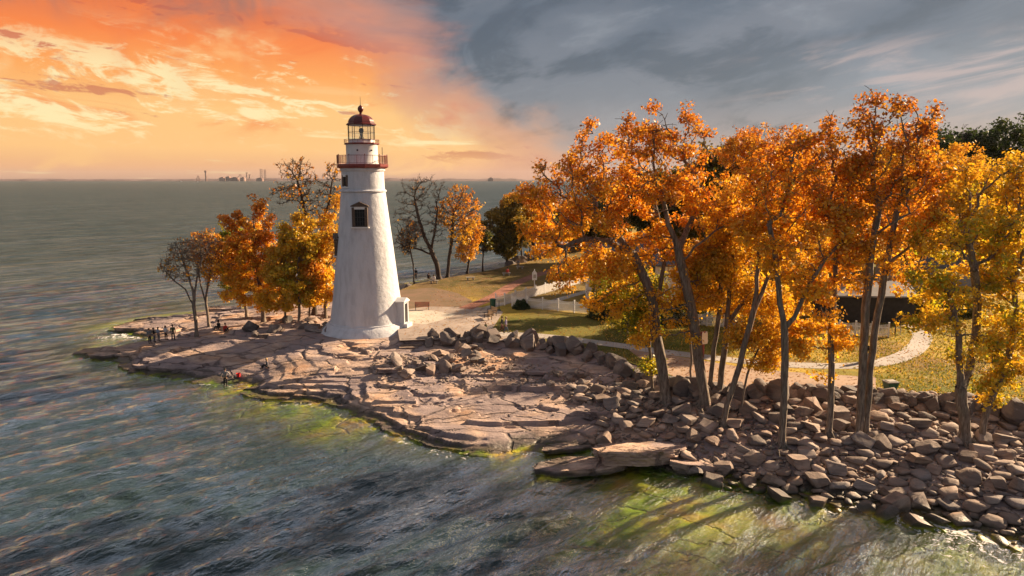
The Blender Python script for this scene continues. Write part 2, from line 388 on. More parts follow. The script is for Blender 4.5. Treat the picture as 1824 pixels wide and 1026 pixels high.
def paving(name, c1, c2, joints=None, jdir=0.0):
    m, t = newmat(name); g = t.n('ShaderNodeNewGeometry'); P0 = g.outputs['Position']
    na = t.noise(P0, .35, 5, .6); nb = t.noise(P0, 7, 4, .6)
    cc = t.mix(t.ss(na, .38, .62), c1, c2); cc = t.mix(t.m('MULTIPLY', t.ss(nb, .52, .68), .3), cc, tuple(q * .55 for q in c1))
    if joints:
        mp = t.n('ShaderNodeMapping', {'Vector': P0, 'Rotation': (0, 0, jdir)}).outputs[0]
        br = t.n('ShaderNodeTexBrick', {'Vector': mp, 'Color1': (1, 1, 1), 'Color2': (.82, .82, .82), 'Mortar': (.35, .35, .35), 'Scale': 1.0, 'Mortar Size': joints[2], 'Brick Width': joints[0], 'Row Height': joints[1]})
        cc = t.mix(1.0, cc, br.outputs[0], 'MULTIPLY')
    finish(t, t.n('ShaderNodeBsdfPrincipled', {'Base Color': cc, 'Roughness': .85, 'Specular IOR Level': .25,
           'Normal': t.n('ShaderNodeBump', {'Height': nb, 'Strength': .4, 'Distance': .015}).outputs[0]}).outputs[0]); return m
M['path'] = paving('concrete_path', (.43, .39, .35), (.36, .33, .295), (1.6, 40.0, .012), R(10))
M['plaza'] = paving('plaza_paving', (.32, .26, .22), (.39, .32, .27), (2.4, 2.4, .008), R(20))
M['plazalight'] = paving('pale_paving', (.47, .42, .35), (.54, .48, .40), (2.4, 2.4, .008), R(20))
M['brick'] = paving('brick_path', (.36, .16, .11), (.28, .12, .085), (.5, .25, .02), R(30))
M['gravel'] = paving('dirt_and_gravel', (.30, .20, .14), (.38, .27, .19))
M['dirt'] = paving('leafy_dirt', (.20, .125, .08), (.15, .105, .06))

# ------------------------------------------------------------------ terrain
SH = [(2300, 1200), (2100, 1060), (1950, 1000), (1824, 965), (1780, 955), (1680, 925), (1600, 915), (1560, 897), (1480, 905), (1440, 890), (1380, 880),
      (1310, 865), (1300, 852), (1240, 852), (1190, 842), (1120, 822), (1050, 812), (1000, 806), (940, 806), (870, 812), (800, 808), (750, 795), (690, 775), (650, 755),
      (600, 730), (560, 720), (470, 718), (432, 703), (440, 692), (400, 685), (345, 682), (300, 675), (225, 665), (207, 655),
      (215, 648), (165, 643), (130, 632), (160, 622), (200, 618), (238, 613), (250, 604), (225, 598), (192, 590), (200, 578), (260, 568), (330, 560), (372, 556)]
shore = [tuple(at(a, b, 0)[:2]) for a, b in SH]
shore += [tuple(at(440, 540, 0)[:2]), tuple(at(560, 524, 0)[:2]), tuple(at(690, 508, 0)[:2]), tuple(at(735, 501, 0)[:2]), tuple(at(800, 489, 0)[:2]), tuple(at(880, 473, 0)[:2]),
          tuple(at(985, 447, 0)[:2]), (60, 330), (260, 460), (900, 700), (900, 20), (200, 5)]
PL = [(716, 603), (768, 601), (850, 603), (960, 606), (1090, 635), (1150, 655), (1215, 690), (1330, 706), (1500, 702), (1650, 714), (1824, 738), (2000, 770), (2300, 830)]
plat = [tuple(at(a, b, 3)[:2]) for a, b in PL]
plat += [(190, 30), (860, 60), (860, 620), (265, 435), (66, 310)]
plat += [tuple(at(a, b, 3)[:2]) for a, b in [(985, 452), (880, 480), (800, 494), (738, 506), (700, 522), (700, 548), (712, 575)]]
CP = [(572, 600, 2.5), (648, 611, 2.45), (725, 607, 2.4), (690, 545, 2.8), (620, 540, 2.6), (800, 640, 2.0), (950, 650, 1.9), (1080, 695, 1.9), (1200, 740, 1.9), (1400, 765, 1.95), (1600, 765, 2.0), (1800, 775, 2.0), (2100, 840, 2.0),
      (520, 600, 2.2), (430, 590, 1.8), (350, 600, 1.35), (300, 607, 1.1), (262, 622, .8), (300, 640, .9), (400, 655, .6), (480, 650, 1.2), (560, 650, 1.6), (650, 660, 1.5),
      (560, 690, .8), (640, 720, .75), (760, 700, 1.1), (900, 700, 1.2), (1000, 700, 1.3), (900, 765, .65), (800, 760, .55), (1050, 740, 1.1), (1000, 780, .5), (1150, 770, 1.2), (1300, 800, 1.0), (1500, 820, .95),
      (1700, 860, .9), (1824, 900, .9), (1500, 870, .4), (240, 583, .45), (330, 572, .8), (420, 562, 1.4), (500, 555, 1.9), (590, 540, 2.4), (1600, 640, 2.9), (1000, 520, 2.9), (1300, 600, 2.9), (1800, 640, 2.9), (850, 540, 2.9),
      (1250, 895, -.15), (1100, 890, -.2), (1350, 900, -.15), (1400, 925, -.3), (1150, 935, -.3), (1270, 945, -.3), (1250, 1000, -.9), (700, 800, -.4), (640, 770, -.3), (520, 745, -.3), (560, 790, -.8), (1000, 880, -1.3), (1600, 965, -.6), (1750, 1000, -.5), (1824, 1020, -.5), (600, 755, -.25), (480, 735, -.25), (400, 697, -.15),
      (470, 790, -1.6), (700, 830, -1.3), (800, 870, -2.2), (300, 710, -1.6), (200, 675, -1.2), (100, 640, -2.5), (0, 700, -4), (300, 850, -4), (600, 900, -3.5), (900, 1000, -2.6), (1300, 1030, -1.6), (1100, 850, -.18), (1180, 870, -.25)]
ctl = [(*at(a, b, z)[:2], z) for a, b, z in CP] + [(x, y, 0.0) for x, y in shore[:47]] + [(-90, 60, -5), (-90, 110, -5), (-30, 140, -5), (0, 24, -3.5), (-60, 25, -5)]
ctl = np.array(ctl, float)
def _tps(r2): return 0.5 * r2 * np.log(r2 + 1e-9)
def _rbf_fit():
    n = len(ctl); D = ((ctl[:, None, :2] - ctl[None, :, :2]) ** 2).sum(-1)
    A = np.zeros((n + 3, n + 3)); A[:n, :n] = _tps(D) + np.eye(n) * 1.5; A[:n, n] = 1; A[:n, n + 1:] = ctl[:, :2]; A[n, :n] = 1; A[n + 1:, :n] = ctl[:, :2].T
    return np.linalg.solve(A, np.concatenate([ctl[:, 2], [0, 0, 0]]))
_W = _rbf_fit()
def base_h(X, Y):
    out = _W[-3] + _W[-2] * X + _W[-1] * Y
    for k in range(len(ctl)): out = out + _W[k] * _tps((X - ctl[k, 0]) ** 2 + (Y - ctl[k, 1]) ** 2)
    return np.clip(out, -5, 3.2)
RUB = [tuple(at(a, b, z)[:2]) for a, b, z in [(1010, 690, 1.6), (1120, 700, 1.8), (1215, 705, 2), (1330, 715, 2), (1500, 715, 2), (1650, 722, 2), (1824, 745, 2), (2150, 800, 2), (2300, 1200, 0), (1950, 1010, 0), (1780, 965, 0), (1600, 920, 0), (1440, 897, 0), (1330, 872, 0), (1255, 850, .3), (1230, 800, .8), (1060, 790, .8), (1080, 745, 1)]]
def terrain(X, Y):
    X = np.asarray(X, float); Y = np.asarray(Y, float)
    near = (np.abs(X) < 110) & (Y < 175)
    sdd = poly_sd(shore, X, Y); pd = poly_sd(plat, X, Y)
    h0 = base_h(X, Y); h0 = np.where(near, h0, np.where(sdd > 0, 2.9, -5.0))
    wig = .45 * fbm(X * .35, Y * .35, 4)
    s2 = sdd + wig * 1.6
    land = np.maximum(h0, .12) * sst(s2, -.2, 2.2) + .30 * sst(s2, -.15, .25)
    bed = np.minimum(h0, -.05 - .03 * np.clip(-s2, 0, 100)) + .09 * fbm(X * .8, Y * .8, 4)
    # ledges: rotated strata, dipping gently
    th = .31; dx_ = .5 * fbm(X * .25 + 8, Y * .25, 3)
    q = (land + .62 * fbm(X * .055 + 3, Y * .13 + dx_ * .35, 4, .5) + .050 * fbm(X * .8, Y * 1.5, 3) + .010 * X - .022 * Y) / th
    k = np.floor(q); f = q - k
    terr = land + ((k + sst(f, .90, .985)) - q) * th * 1.0
    terr = terr - .12 * np.exp(-((f - .87) / .045) ** 2) * sst(fbm(X * .3 + 31, Y * .45, 3), -.25, .35)
    # raised broken plates
    q2 = (.9 * fbm(X * .06 + 40 + .15 * dx_, Y * .14 + 7, 3) + 1.0) / .55
    plate = (np.floor(q2) + sst(q2 - np.floor(q2), .90, .97)) * .55 - q2 * .55
    mk = sst(fbm(X * .09 + 2, Y * .13 + 9, 3), -.25, .25); terr = land + (terr - land) * (.25 + .75 * mk); terr = terr + plate * .75 * (1 - .5 * mk)
    terr = terr + .020 * fbm(X * 1.3, Y * 2.6, 4) + .006 * fbm(X * 6, Y * 7, 2)
    rb = sst(poly_sd(RUB, X, Y), -.5, 1.5)
    terr = terr * (1 - rb) + rb * (land + .16 * fbm(X * .7, Y * .7, 4) - .12)
    h = np.where(s2 > -.2, np.where(sdd > -1.0, terr, bed), bed)
    bl = sst(s2, -.25, .05); h = bed * (1 - bl) + np.maximum(terr, bed) * bl
    ps = sst(pd, -1.3, 0.0); h = h * (1 - ps) + 2.92 * ps
    tw = np.hypot(X - TX, Y - TY); tb = sst(tw, 7.4, 5.4) * (1 - ps); h = h * (1 - tb) + (2.5 - .1 * sst(tw, 5.0, 7.0)) * tb
    return h
TY = 78.0; TW = aty(656, 600, TY); TX = TW.x
def hz(x, y): return float(terrain(np.array([x]), np.array([y]))[0])
def gl_(px, py, z0=1.0, it=4):
    """point on the ground seen along a pixel"""
    z = z0
    for _ in range(it): p = at(px, py, z); z = .5 * z + .5 * hz(p.x, p.y)
    p = at(px, py, z); p.z = hz(p.x, p.y); return p

def axis(segs):
    a = []
    for s0, s1, st in segs: a.append(np.arange(s0, s1, st))
    return np.concatenate(a)
def growing(s0, s1, st, g):
    r = [s0]
    while r[-1] < s1: st *= g; r.append(r[-1] + st)
    return np.array(r[1:])
gx = np.concatenate([-growing(50, 160, .15, 1.12)[::-1], np.arange(-50, 56, .125), growing(56, 900, .125, 1.09)])
gy = np.concatenate([np.array([8, 16, 22, 26]), np.arange(28, 96, .125), growing(96, 760, .125, 1.05)])
XX, YY = np.meshgrid(gx, gy); nx, ny = len(gx), len(gy)
ZZ = terrain(XX.ravel(), YY.ravel())
idx = np.arange(nx * ny).reshape(ny, nx)
Q = np.stack([idx[:-1, :-1], idx[:-1, 1:], idx[1:, 1:], idx[1:, :-1]], -1).reshape(-1, 4)
me = np_mesh('rock_shelf', np.stack([XX.ravel(), YY.ravel(), ZZ], 1), Q, smooth=True)
me.set_sharp_from_angle(angle=R(38))
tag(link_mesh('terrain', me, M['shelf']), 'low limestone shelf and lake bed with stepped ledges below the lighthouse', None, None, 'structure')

# ------------------------------------------------------------------ water
m, t = newmat('lake_water'); g = t.n('ShaderNodeNewGeometry'); P0 = g.outputs['Position']
dep = t.n('ShaderNodeAttribute', attribute_name='depth').outputs['Fac']
foam = t.n('ShaderNodeAttribute', attribute_name='foam').outputs['Fac']
cd = t.n('ShaderNodeAttribute', attribute_name='far').outputs['Fac']
mp = t.n('ShaderNodeMapping', {'Vector': P0, 'Rotation': (0, 0, R(-48))}).outputs[0]
mp = t.n('ShaderNodeMapping', {'Vector': mp, 'Scale': (.30, 1, 1)}).outputs[0]
w1 = t.noise(mp, 1.15, 5, .62, .25); w2 = t.noise(mp, 4.6, 4, .6, .4)
w3 = t.noise(mp, .30, 5, .6, .3)
w4 = t.noise(mp, .085, 4, .6, .3)
bh = t.m('ADD', t.m('ADD', t.m('MULTIPLY', w1, .42), t.m('MULTIPLY', t.noise(mp, 13.0, 3, .6, .3), .022)), t.m('ADD', t.m('MULTIPLY', w2, .12), t.m('ADD', t.m('MULTIPLY', w3, t.m('ADD', t.m('MULTIPLY', cd, 1.3), .25)), t.m('MULTIPLY', t.m('MULTIPLY', w4, cd), 7.0))))
nor = t.n('ShaderNodeBump', {'Height': bh, 'Strength': 1.0, 'Distance': 1.0}).outputs[0]
body = t.n('ShaderNodeBsdfDiffuse', {0: t.mix(t.ss(dep, .5, 3.0), (.085, .085, .035), (.027, .048, .053)), 'Normal': nor}).outputs[0]
seen = t.n('ShaderNodeBsdfTransparent', {0: t.mix(t.m('MULTIPLY', dep, .35, clamp=True), (.97, .98, .94), (.62, .75, .55))}).outputs[0]
vis = t.m('POWER', 2.718, t.m('MULTIPLY', dep, -.5))
under = t.n('ShaderNodeMixShader', {0: vis, 1: body, 2: seen}).outputs[0]
gls = t.n('ShaderNodeBsdfGlossy', {0: (.82, .92, 1.0), 'Roughness': t.m('ADD', .06, t.m('MULTIPLY', cd, .14)), 'Normal': nor}).outputs[0]
fr = t.m('MINIMUM', t.n('ShaderNodeFresnel', {'IOR': 1.34, 'Normal': nor}).outputs[0], t.m('MULTIPLY', t.m('SUBTRACT', .50, t.m('MULTIPLY', cd, .32)), t.ss(t.noise(mp, .045, 5, .62, .4), .25, .75, .7, 1.3)))
fr = t.m('MULTIPLY', fr, t.ss(t.noise(mp, .42, 7, .72, .6), .36, .64, .5, 1.5))
surf = t.n('ShaderNodeMixShader', {0: t.m('MULTIPLY', fr, 1.0), 1: under, 2: gls}).outputs[0]
fn = t.noise(P0, 1.9, 8, .7, 1.2); fo = t.m('MULTIPLY', t.ss(t.m('ADD', fn, t.m('MULTIPLY', foam, .19)), .64, .71), t.ss(foam, .05, .5))
fs = t.n('ShaderNodeBsdfDiffuse', {0: (.72, .70, .66)}).outputs[0]
finish(t, t.n('ShaderNodeMixShader', {0: fo, 1: surf, 2: fs}).outputs[0]); M['water'] = m

az = np.radians(np.linspace(-64, 64, 1100)); rr = [20.0]
while rr[-1] < 320: rr.append(rr[-1] * 1.0052)
while rr[-1] < 8000: rr.append(rr[-1] * 1.035)
rr = np.array(rr); RR, AA = np.meshgrid(rr, az, indexing='ij'); WX = (RR * np.sin(AA)).ravel(); WY = (RR * np.cos(AA)).ravel()
h = np.zeros_like(WX); dist = RR.ravel()
wr = np.random.default_rng(3)
fade = sst(dist, 330, 140)
nearm = dist < 340
sdw = np.full(WX.shape, -200.0); sdw[nearm] = poly_sd(shore, WX[nearm], WY[nearm])
depth = np.full(WX.shape, 5.0)
sel = (dist < 200); depth[sel] = -terrain(WX[sel], WY[sel])
calm = .22 + .78 * sst(-sdw, 0, 9) 
wx2 = WX + 1.2 * fbm(WX * .05, WY * .05, 2); wy2 = WY + 1.2 * fbm(WX * .05 + 9, WY * .05, 2)
grp = .65 + .7 * (fbm(WX * .045, WY * .045 + 5, 3) + .25)
for k in range(34):
    lam = .9 * (3.4 / .9) ** wr.random(); a = R(-50 + wr.normal() * 15); kk = 2 * math.pi / lam
    ph = kk * (wx2 * math.cos(a) + wy2 * math.sin(a)) + wr.random() * 7
    s_ = .5 + .5 * np.sin(ph); res = sst(lam / np.maximum(dist * .0052, .06), 2.2, 5.0)
    h += (s_ ** 1.9 - .38) * lam ** .7 * .034 * res
h *= calm * fade * grp
foamv = 1.0 * sst(sdw, -1.9, -.2) * (.35 + .65 * sst(WX, 15, 30)) + .35 * sst(np.hypot(WX - at(1690, 930).x, (WY - at(1690, 930).y)), 7, 1) + .55 * sst(np.hypot(WX - at(210, 600).x, (WY - at(210, 600).y)), 6, 1) + .3 * sst(np.hypot(WX - at(1780, 970).x, WY - at(1780, 970).y), 7, 1)
h += .05 * sst(sdw, -4, -.5) * fbm(WX * 1.1, WY * 1.1, 3)
nr, na_ = RR.shape; idx = np.arange(nr * na_).reshape(nr, na_)
Q = np.stack([idx[:-1, :-1], idx[:-1, 1:], idx[1:, 1:], idx[1:, :-1]], -1).reshape(-1, 4)
keep = ~((sdw[Q].min(1) > 2.5)); Q = Q[keep]
me = np_mesh('water', np.stack([WX, WY, h], 1), Q, smooth=True, attrs={'depth': ('FLOAT', np.clip(depth, 0, 6)), 'foam': ('FLOAT', np.clip(foamv, 0, 1)), 'far': ('FLOAT', sst(dist, 60, 260) * .9)})
me.flip_normals()
tag(link_mesh('water', me, M['water']), 'wind rippled lake water', None, None, 'structure')

# ------------------------------------------------------------------ lawn and paths
def sheet(name, pts, z, mat, label, fall=.5):
    b = MB(); b.prism(pts, z - .06, z); o = b.build(name, mat); return tag(o, label, None, None, 'structure')
def pxs(L, z=3.0): return [tuple(at(a, b, z)[:2]) for a, b in L]
sheet('lawn', plat, 3.0, M['lawn'], 'lawn behind the boulder wall, shade-painted green near the house and golden in the sun')
def ribbon(L, wd, z, name, mat, label, world=False):
    P = [Vector((*p, 0)) for p in (L if world else pxs(L))]
    # resample with Catmull-Rom
    Pq = [P[0]] + P + [P[-1]]; C = []
    for i in range(1, len(Pq) - 2):
        for k in range(6):
            t_ = k / 6; a, b, c_, d = Pq[i - 1:i + 3]
            C.append(.5 * ((2 * b) + (-a + c_) * t_ + (2 * a - 5 * b + 4 * c_ - d) * t_ ** 2 + (-a + 3 * b - 3 * c_ + d) * t_ ** 3))
    C.append(P[-1]); Lf, Rt = [], []
    for i, p in enumerate(C):
        d = (C[min(i + 1, len(C) - 1)] - C[max(i - 1, 0)]).normalized(); nn = Vector((-d.y, d.x, 0)) * wd / 2
        Lf.append(p + nn); Rt.append(p - nn)
    b = MB(); bm = b.b
    up = [[bm.verts.new((q.x, q.y, zz)) for q in side] for side in (Lf, Rt) for zz in (z, z - .07)]
    for i in range(len(C) - 1):
        bm.faces.new((up[0][i], up[0][i + 1], up[2][i + 1], up[2][i]))
        bm.faces.new((up[0][i], up[1][i], up[1][i + 1], up[0][i + 1])); bm.faces.new((up[2][i], up[2][i + 1], up[3][i + 1], up[3][i]))
    return tag(b.build(name, mat), label, None, None, 'structure')
sheet('dirt_ground', pxs([(1118, 622), (1200, 634), (1330, 655), (1400, 662), (1560, 672), (1560, 700), (1500, 700), (1340, 698), (1230, 684), (1160, 652)]), 3.004, M['gravel'], 'bare dirt strip beside the boulder wall')
sheet('dirt_patch', pxs([(700, 518), (770, 512), (815, 522), (842, 536), (828, 549), (742, 552), (722, 548)]), 3.004, M['dirt'], 'bare dirt beside the plaza')
sheet('dirt_verge', pxs([(1330, 690), (1500, 690), (1650, 702), (1824, 722), (2000, 752), (2000, 768), (1824, 736), (1650, 711), (1500, 700), (1330, 699)]), 3.0045, M['gravel'], 'worn dirt verge behind the boulders')
sheet('plaza', pxs([(718, 552), (762, 546), (880, 548), (896, 556), (884, 575), (872, 592), (960, 600), (960, 604), (940, 607.5), (850, 605), (770, 604), (712, 606.5), (706, 575)]), 3.008, M['plaza'], 'paved plaza beside the lighthouse door')
sheet('pale_paving', pxs([(722, 556), (762, 552), (812, 560), (800, 566), (760, 578), (722, 575)]), 3.012, M['plazalight'], 'pale worn paving in the plaza')
ribbon([(828, 550), (850, 541), (880, 528), (915, 507), (950, 492), (1010, 473)], 2.1, 3.010, 'brick_path', M['brick'], 'red brick path leading from the plaza')
ribbon([(868, 548), (900, 540), (925, 533)], 1.4, 3.013, 'gate_path', M['path'], 'short concrete path to the fence gate')
ribbon([(960, 545), (1000, 532), (1060, 515)], 1.4, 3.012, 'house_path', M['path'], 'narrow path to the white house')
ribbon([(850, 594), (960, 598), (1100, 615), (1200, 629), (1350, 646), (1480, 652), (1555, 648), (1610, 634), (1638, 612), (1640, 592), (1610, 575)], 1.9, 3.016, 'footpath', M['path'], 'pale concrete footpath curving across the lawn')
b = MB(); P = pxs([(716, 604), (772, 602)]); a = Vector((*P[0], 2.7)); c_ = Vector((*P[1], 2.7)); d = c_ - a
b.box((a + c_) / 2, (d.length, .35, .66), math.atan2(d.y, d.x), bev=.02)
b.box((a + c_) / 2 + Vector((-.6, -.6, -.22)), (2.2, .8, .2), math.atan2(d.y, d.x), bev=.02)
b.box((a + c_) / 2 + Vector((-.8, -1.2, -.36)), (2.0, .8, .16), math.atan2(d.y, d.x), bev=.02)
tag(b.build('retaining_wall', plain('brown_stone', (.26, .19, .15), .85, var=.4, scale=2, bump=.03)), 'low brown stone edge and steps beside the lighthouse plaza', 'low wall')

# ------------------------------------------------------------------ lighthouse
def rad(px_half, py, Y=TY):
    d = aty(656, py, Y); fw = d.y * _c - (d.z - CAMH) * _s
    return px_half * fw / F
GZ = 2.45
LH = empty('lighthouse', (TX, TY, GZ), 0, 'tall white tapering stone lighthouse with red gallery and red dome', 'lighthouse')
tocam = math.atan2(-TY, -TX)   # angle of the direction tower->camera
def Z(py): return zy(py, TY) - GZ
prof = [(rad(65.5, 585), .92), (rad(64, 575), 1.35), (rad(57.5, 520), Z(520)), (rad(51.5, 460), Z(460)), (rad(45, 400), Z(400)), (rad(41.2, 366), Z(366)), (rad(38.8, 342), Z(342))]
# smooth the profile a little
pz = np.linspace(prof[0][1], prof[-1][1], 26); pr = np.interp(pz, [p[1] for p in prof], [p[0] for p in prof])
pr = np.convolve(np.pad(pr, 2, mode='edge'), np.ones(5) / 5, 'valid'); pr[0] = prof[0][0]; pr[-1] = prof[-1][0]
MB().lathe([(r, z) for r, z in zip(pr, pz)], 96).build('tower_wall', M['stucco'], LH, smooth=True)
# flared base built as faces
zt = .98; zb = -.3
b = MB(); b.lathe([(5.6, zb), (5.5, .0), (prof[0][0] + .30, zt - .12), (prof[0][0] + .16, zt), (prof[0][0] + .13, zt + .12), (prof[0][0] - .05, zt + .18)], 16); b.build('plinth', M['stucco'], LH, smooth=True)
b = MB(); z1 = Z(342); b.lathe([(prof[-1][0] + .02, z1 - .02), (prof[-1][0] + .13, z1 + .05), (prof[-1][0] + .13, z1 + .2), (prof[-1][0] - .02, z1 + .28)], 64, cap=True); b.build('band', M['stucco'], LH, smooth=True)
rt = rad(37.4, 320); zg = Z(300)
MB().lathe([(rt + .04, z1 + .2), (rt, Z(320)), (rt - .02, zg - .35), (rt + .12, zg - .25), (rt + .12, zg + .0)], 96).build('upper_wall', M['stucco'], LH, smooth=True)
# gallery
rg = rad(46, 296)
b = MB().lathe([(rg - .35, zg - .02), (rg - .12, zg + .05), (rg, zg + .18), (rg, zg + .42), (rg - .1, zg + .46)], 10)
ga = b.build('gallery', M['red'], LH)
zd = zg + .46; railh = Z(277) - zd
b = MB()
N = 20
for k in range(N):
    a = 2 * math.pi * k / N; x, y = (rg - .12) * math.cos(a), (rg - .12) * math.sin(a)
    b.tube((x, y, zd), (x, y, zd + railh), .035 if k % 2 == 0 else .02, n=6)
    if k % 2 == 0: b.sphere((x, y, zd + railh + .05), .06, n=8)
for k in range(110):
    a = 2 * math.pi * k / 110; x, y = (rg - .12) * math.cos(a), (rg - .12) * math.sin(a); b.tube((x, y, zd + .08), (x, y, zd + railh - .05), .012, n=4)
b.ring(rg - .12, .03, zd + railh - .03, 60); b.ring(rg - .12, .022, zd + .1, 60)
b.build('gallery_railing', M['red'], LH)
rw = rad(27.7, 275); zl = Z(258)
MB().lathe([(rw + .06, zd - .02), (rw + .05, zd + .12), (rw, zd + .2), (rw, zl - .1), (rw + .05, zl)], 48).build('watch_room', M['white'], LH, smooth=True)
for da in (-.28, .62):   # little round vents
    a = tocam + da; q = Vector((rw * math.cos(a), rw * math.sin(a), Z(268.5)))
    dirv = Vector((math.cos(a), math.sin(a), 0)); MB().tube(q - dirv * .05, q + dirv * .14, .11, .07, 10).build('vent', M['dark'], LH)
# aerial on the gallery
a = tocam + 1.0; q = Vector(((rg - .3) * math.cos(a), (rg - .3) * math.sin(a), zd)); MB().tube(q, q + Vector((0, 0, Z(263) - zd)), .035, n=6).build('aerial', M['dark'], LH)
ru = rad(31.5, 257)
MB().lathe([(rw + .1, zl), (ru - .05, zl + .02), (ru, zl + .06), (ru, zl + .16), (ru - .04, zl + .18)], 10).build('lantern_gallery', M['red'], LH)
b = MB(); z2 = zl + .18; hr = Z(249) - z2
for k in range(20):
    a = 2 * math.pi * k / 20; x, y = (ru - .07) * math.cos(a), (ru - .07) * math.sin(a); b.tube((x, y, z2), (x, y, z2 + hr), .018, n=5)
b.ring(ru - .07, .02, z2 + hr, 40); b.ring(ru - .07, .014, z2 + hr * .5, 40); b.build('lantern_railing', M['red'], LH)
rl = rad(23.5, 240); zE = Z(223)
lr = MB().lathe([(rl, z2), (rl, z2 + .35)], 10).build('lantern_room', M['white'], LH)
gls_ = MB().lathe([(rl - .02, z2 + .35), (rl - .02, zE)], 10, cap=False).build('glass', M['glass'], lr)
b = MB()
for k in range(10):
    a = 2 * math.pi * k / 10; x, y = rl * math.cos(a), rl * math.sin(a); b.tube((x, y, z2 + .3), (x, y, zE), .035, n=6)
for zz in (z2 + .36, z2 + .36 + (zE - z2 - .36) * .5, zE - .04):
    for k in range(10):
        a = 2 * math.pi * k / 10; a2 = 2 * math.pi * (k + 1) / 10
        b.tube((rl * math.cos(a), rl * math.sin(a), zz), (rl * math.cos(a2), rl * math.sin(a2), zz), .02, n=5)
b.build('mullions', M['dark'], lr)
b = MB(); b.tube((0, 0, z2), (0, 0, z2 + 1.1), .12, .09); b.lathe([(.05, 0), (.22, .1), (.27, .25), (.27, .42), (.2, .55), (.05, .62)], 12, (0, 0, z2 + 1.05))
for s_ in (-1, 1): b.tube((s_ * .45, 0, z2), (s_ * .08, 0, z2 + 1.0), .03)
b.build('lamp', M['dark'], LH)
re = rad(27, 222)
dome = [(re, zE), (re, zE + .1), (re - .2, zE + .2)]; zt_ = Z(203.5); rD = re - .2
for k in range(1, 9):
    a = k / 8 * math.pi / 2; dome.append((rD * math.cos(a) ** .9 if k < 8 else .16, zE + .2 + (zt_ - zE - .2) * math.sin(a)))
dm = MB().lathe(dome, 10).build('dome', M['redroof'], LH)
zf = zt_; MB().lathe([(.17, zf - .02), (.13, zf + .15), (.15, zf + .2), (.27, zf + .35), (.33, zf + .55), (.27, zf + .78), (.12, zf + .92), (.05, zf + 1.0)], 16).build('ball_vent', M['redroof'], dm, smooth=True)
MB().tube((0, 0, zf + .95), (0, 0, Z(172)), .03, .015, 6).build('lightning_rod', M['dark'], dm)

def rad_at(z): return float(np.interp(z, pz, pr))
def facade_frame(ang, z):
    """matrix: local x along the wall, y out of the wall, z up; origin on the wall"""
    r = rad_at(z) if z < pz[-1] else rt
    rotm = Matrix.Rotation(ang - math.pi / 2, 4, 'Z')
    return Matrix.Translation((r * math.cos(ang), r * math.sin(ang), z)) @ rotm
def tower_window(name, ang, zc, wd, ht, pediment=True, proud=.28, frame='brownframe'):
    Mx = facade_frame(ang, zc); o = empty(name, (0, 0, 0)); o.parent = LH; o.matrix_local = Mx
    b = MB()
    for s_ in (-1, 1): b.box((s_ * (wd / 2 + .16), proud / 2 - .35, 0), (.32, proud + .7, ht + .1))
    b.box((0, proud / 2 - .35, -ht / 2 - .02), (wd + .62, proud + .68, .12))
    b.build('frame', M[frame], o)
    b = MB(); b.box((0, proud / 2 - .3, -ht / 2 - .14), (wd + .9, proud + .78, .14), bev=.02); b.build('sill', M['white'], o)
    b = MB(); b.box((0, proud / 2 - .33, ht / 2 + .02), (wd + .1, proud + .74, .28)); b.build('lintel', M['white'], o)
    if pediment:
        b = MB(); hw = wd / 2 + .44; y0, y1 = -.6, proud + .1
        lo = [(-hw, ht / 2 + .18), (hw, ht / 2 + .18), (hw, ht / 2 + .27), (0, ht / 2 + .72), (-hw, ht / 2 + .27)]
        A = [b.b.verts.new((p[0], y0, p[1])) for p in lo]; B = [b.b.verts.new((p[0], y1, p[1])) for p in lo]
        b.b.faces.new(A); b.b.faces.new(B)
        for k in range(5): b.b.faces.new((A[k], A[(k + 1) % 5], B[(k + 1) % 5], B[k]))
        b.build('pediment', M[frame], o)
    pn = MB().box((0, .14 if pediment else .0, 0), (wd, .04, ht)).build('pane', M['pane'], o)
    b = MB()
    yb = .175 if pediment else .035
    b.box((0, yb, 0), (.04, .05, ht)); b.box((0, yb, 0), (wd, .06, .06))
    for zz in (-ht / 4, ht / 4): b.box((0, yb, zz), (wd, .04, .03))
    for xx in (-wd / 4, wd / 4): b.box((xx, yb, 0), (.03, .04, ht))
    b.build('glazing_bars', M['dark'], o)
    return o
tower_window('front_window', tocam - .16, (Z(369) + Z(400)) / 2, 1.05, Z(369) - Z(400))
tower_window('side_window', tocam - 1.52, (Z(425) + Z(452)) / 2, .9, Z(425) - Z(452))
wn = tower_window('slit_window', tocam - .98, (Z(313) + Z(331)) / 2, .42, Z(313) - Z(331), False, .03)
# door with its white surround
ang = tocam + 1.10
Mx = facade_frame(ang, .98); dr = empty('entrance', (0, 0, 0)); dr.parent = LH; dr.matrix_local = Mx
HD = Z(534) - .98
b = MB()
for s_ in (-1, 1): b.box((s_ * .52, -.05, HD / 2), (.22, 1.3, HD))
b.box((0, -.1, HD - .15), (1.28, 1.28, .3)); b.box((0, -.1, .03), (1.27, 1.26, .2))
b.build('surround', M['stucco'], dr)
b = MB(); hw = .80
lo = [(-hw, HD), (hw, HD), (hw, HD + .12), (0, HD + .5), (-hw, HD + .12)]
A = [b.b.verts.new((p[0], -.9, p[1])) for p in lo]; B = [b.b.verts.new((p[0], .70, p[1])) for p in lo]
b.b.faces.new(A); b.b.faces.new(B)
for k in range(5): b.b.faces.new((A[k], A[(k + 1) % 5], B[(k + 1) % 5], B[k]))
b.build('pediment', M['white'], dr)
d_ = MB().box((0, .55, HD / 2 - .05), (.92, .06, HD - .35)).build('door', M['dark'], dr)
MB().sphere((.36, .60, 1.1), .05, n=8).build('handle', M['dark'], d_)
MB().box((0, .05, -.62), (1.5, 1.9, 1.28), bev=.03).build('porch', M['stucco'], dr)

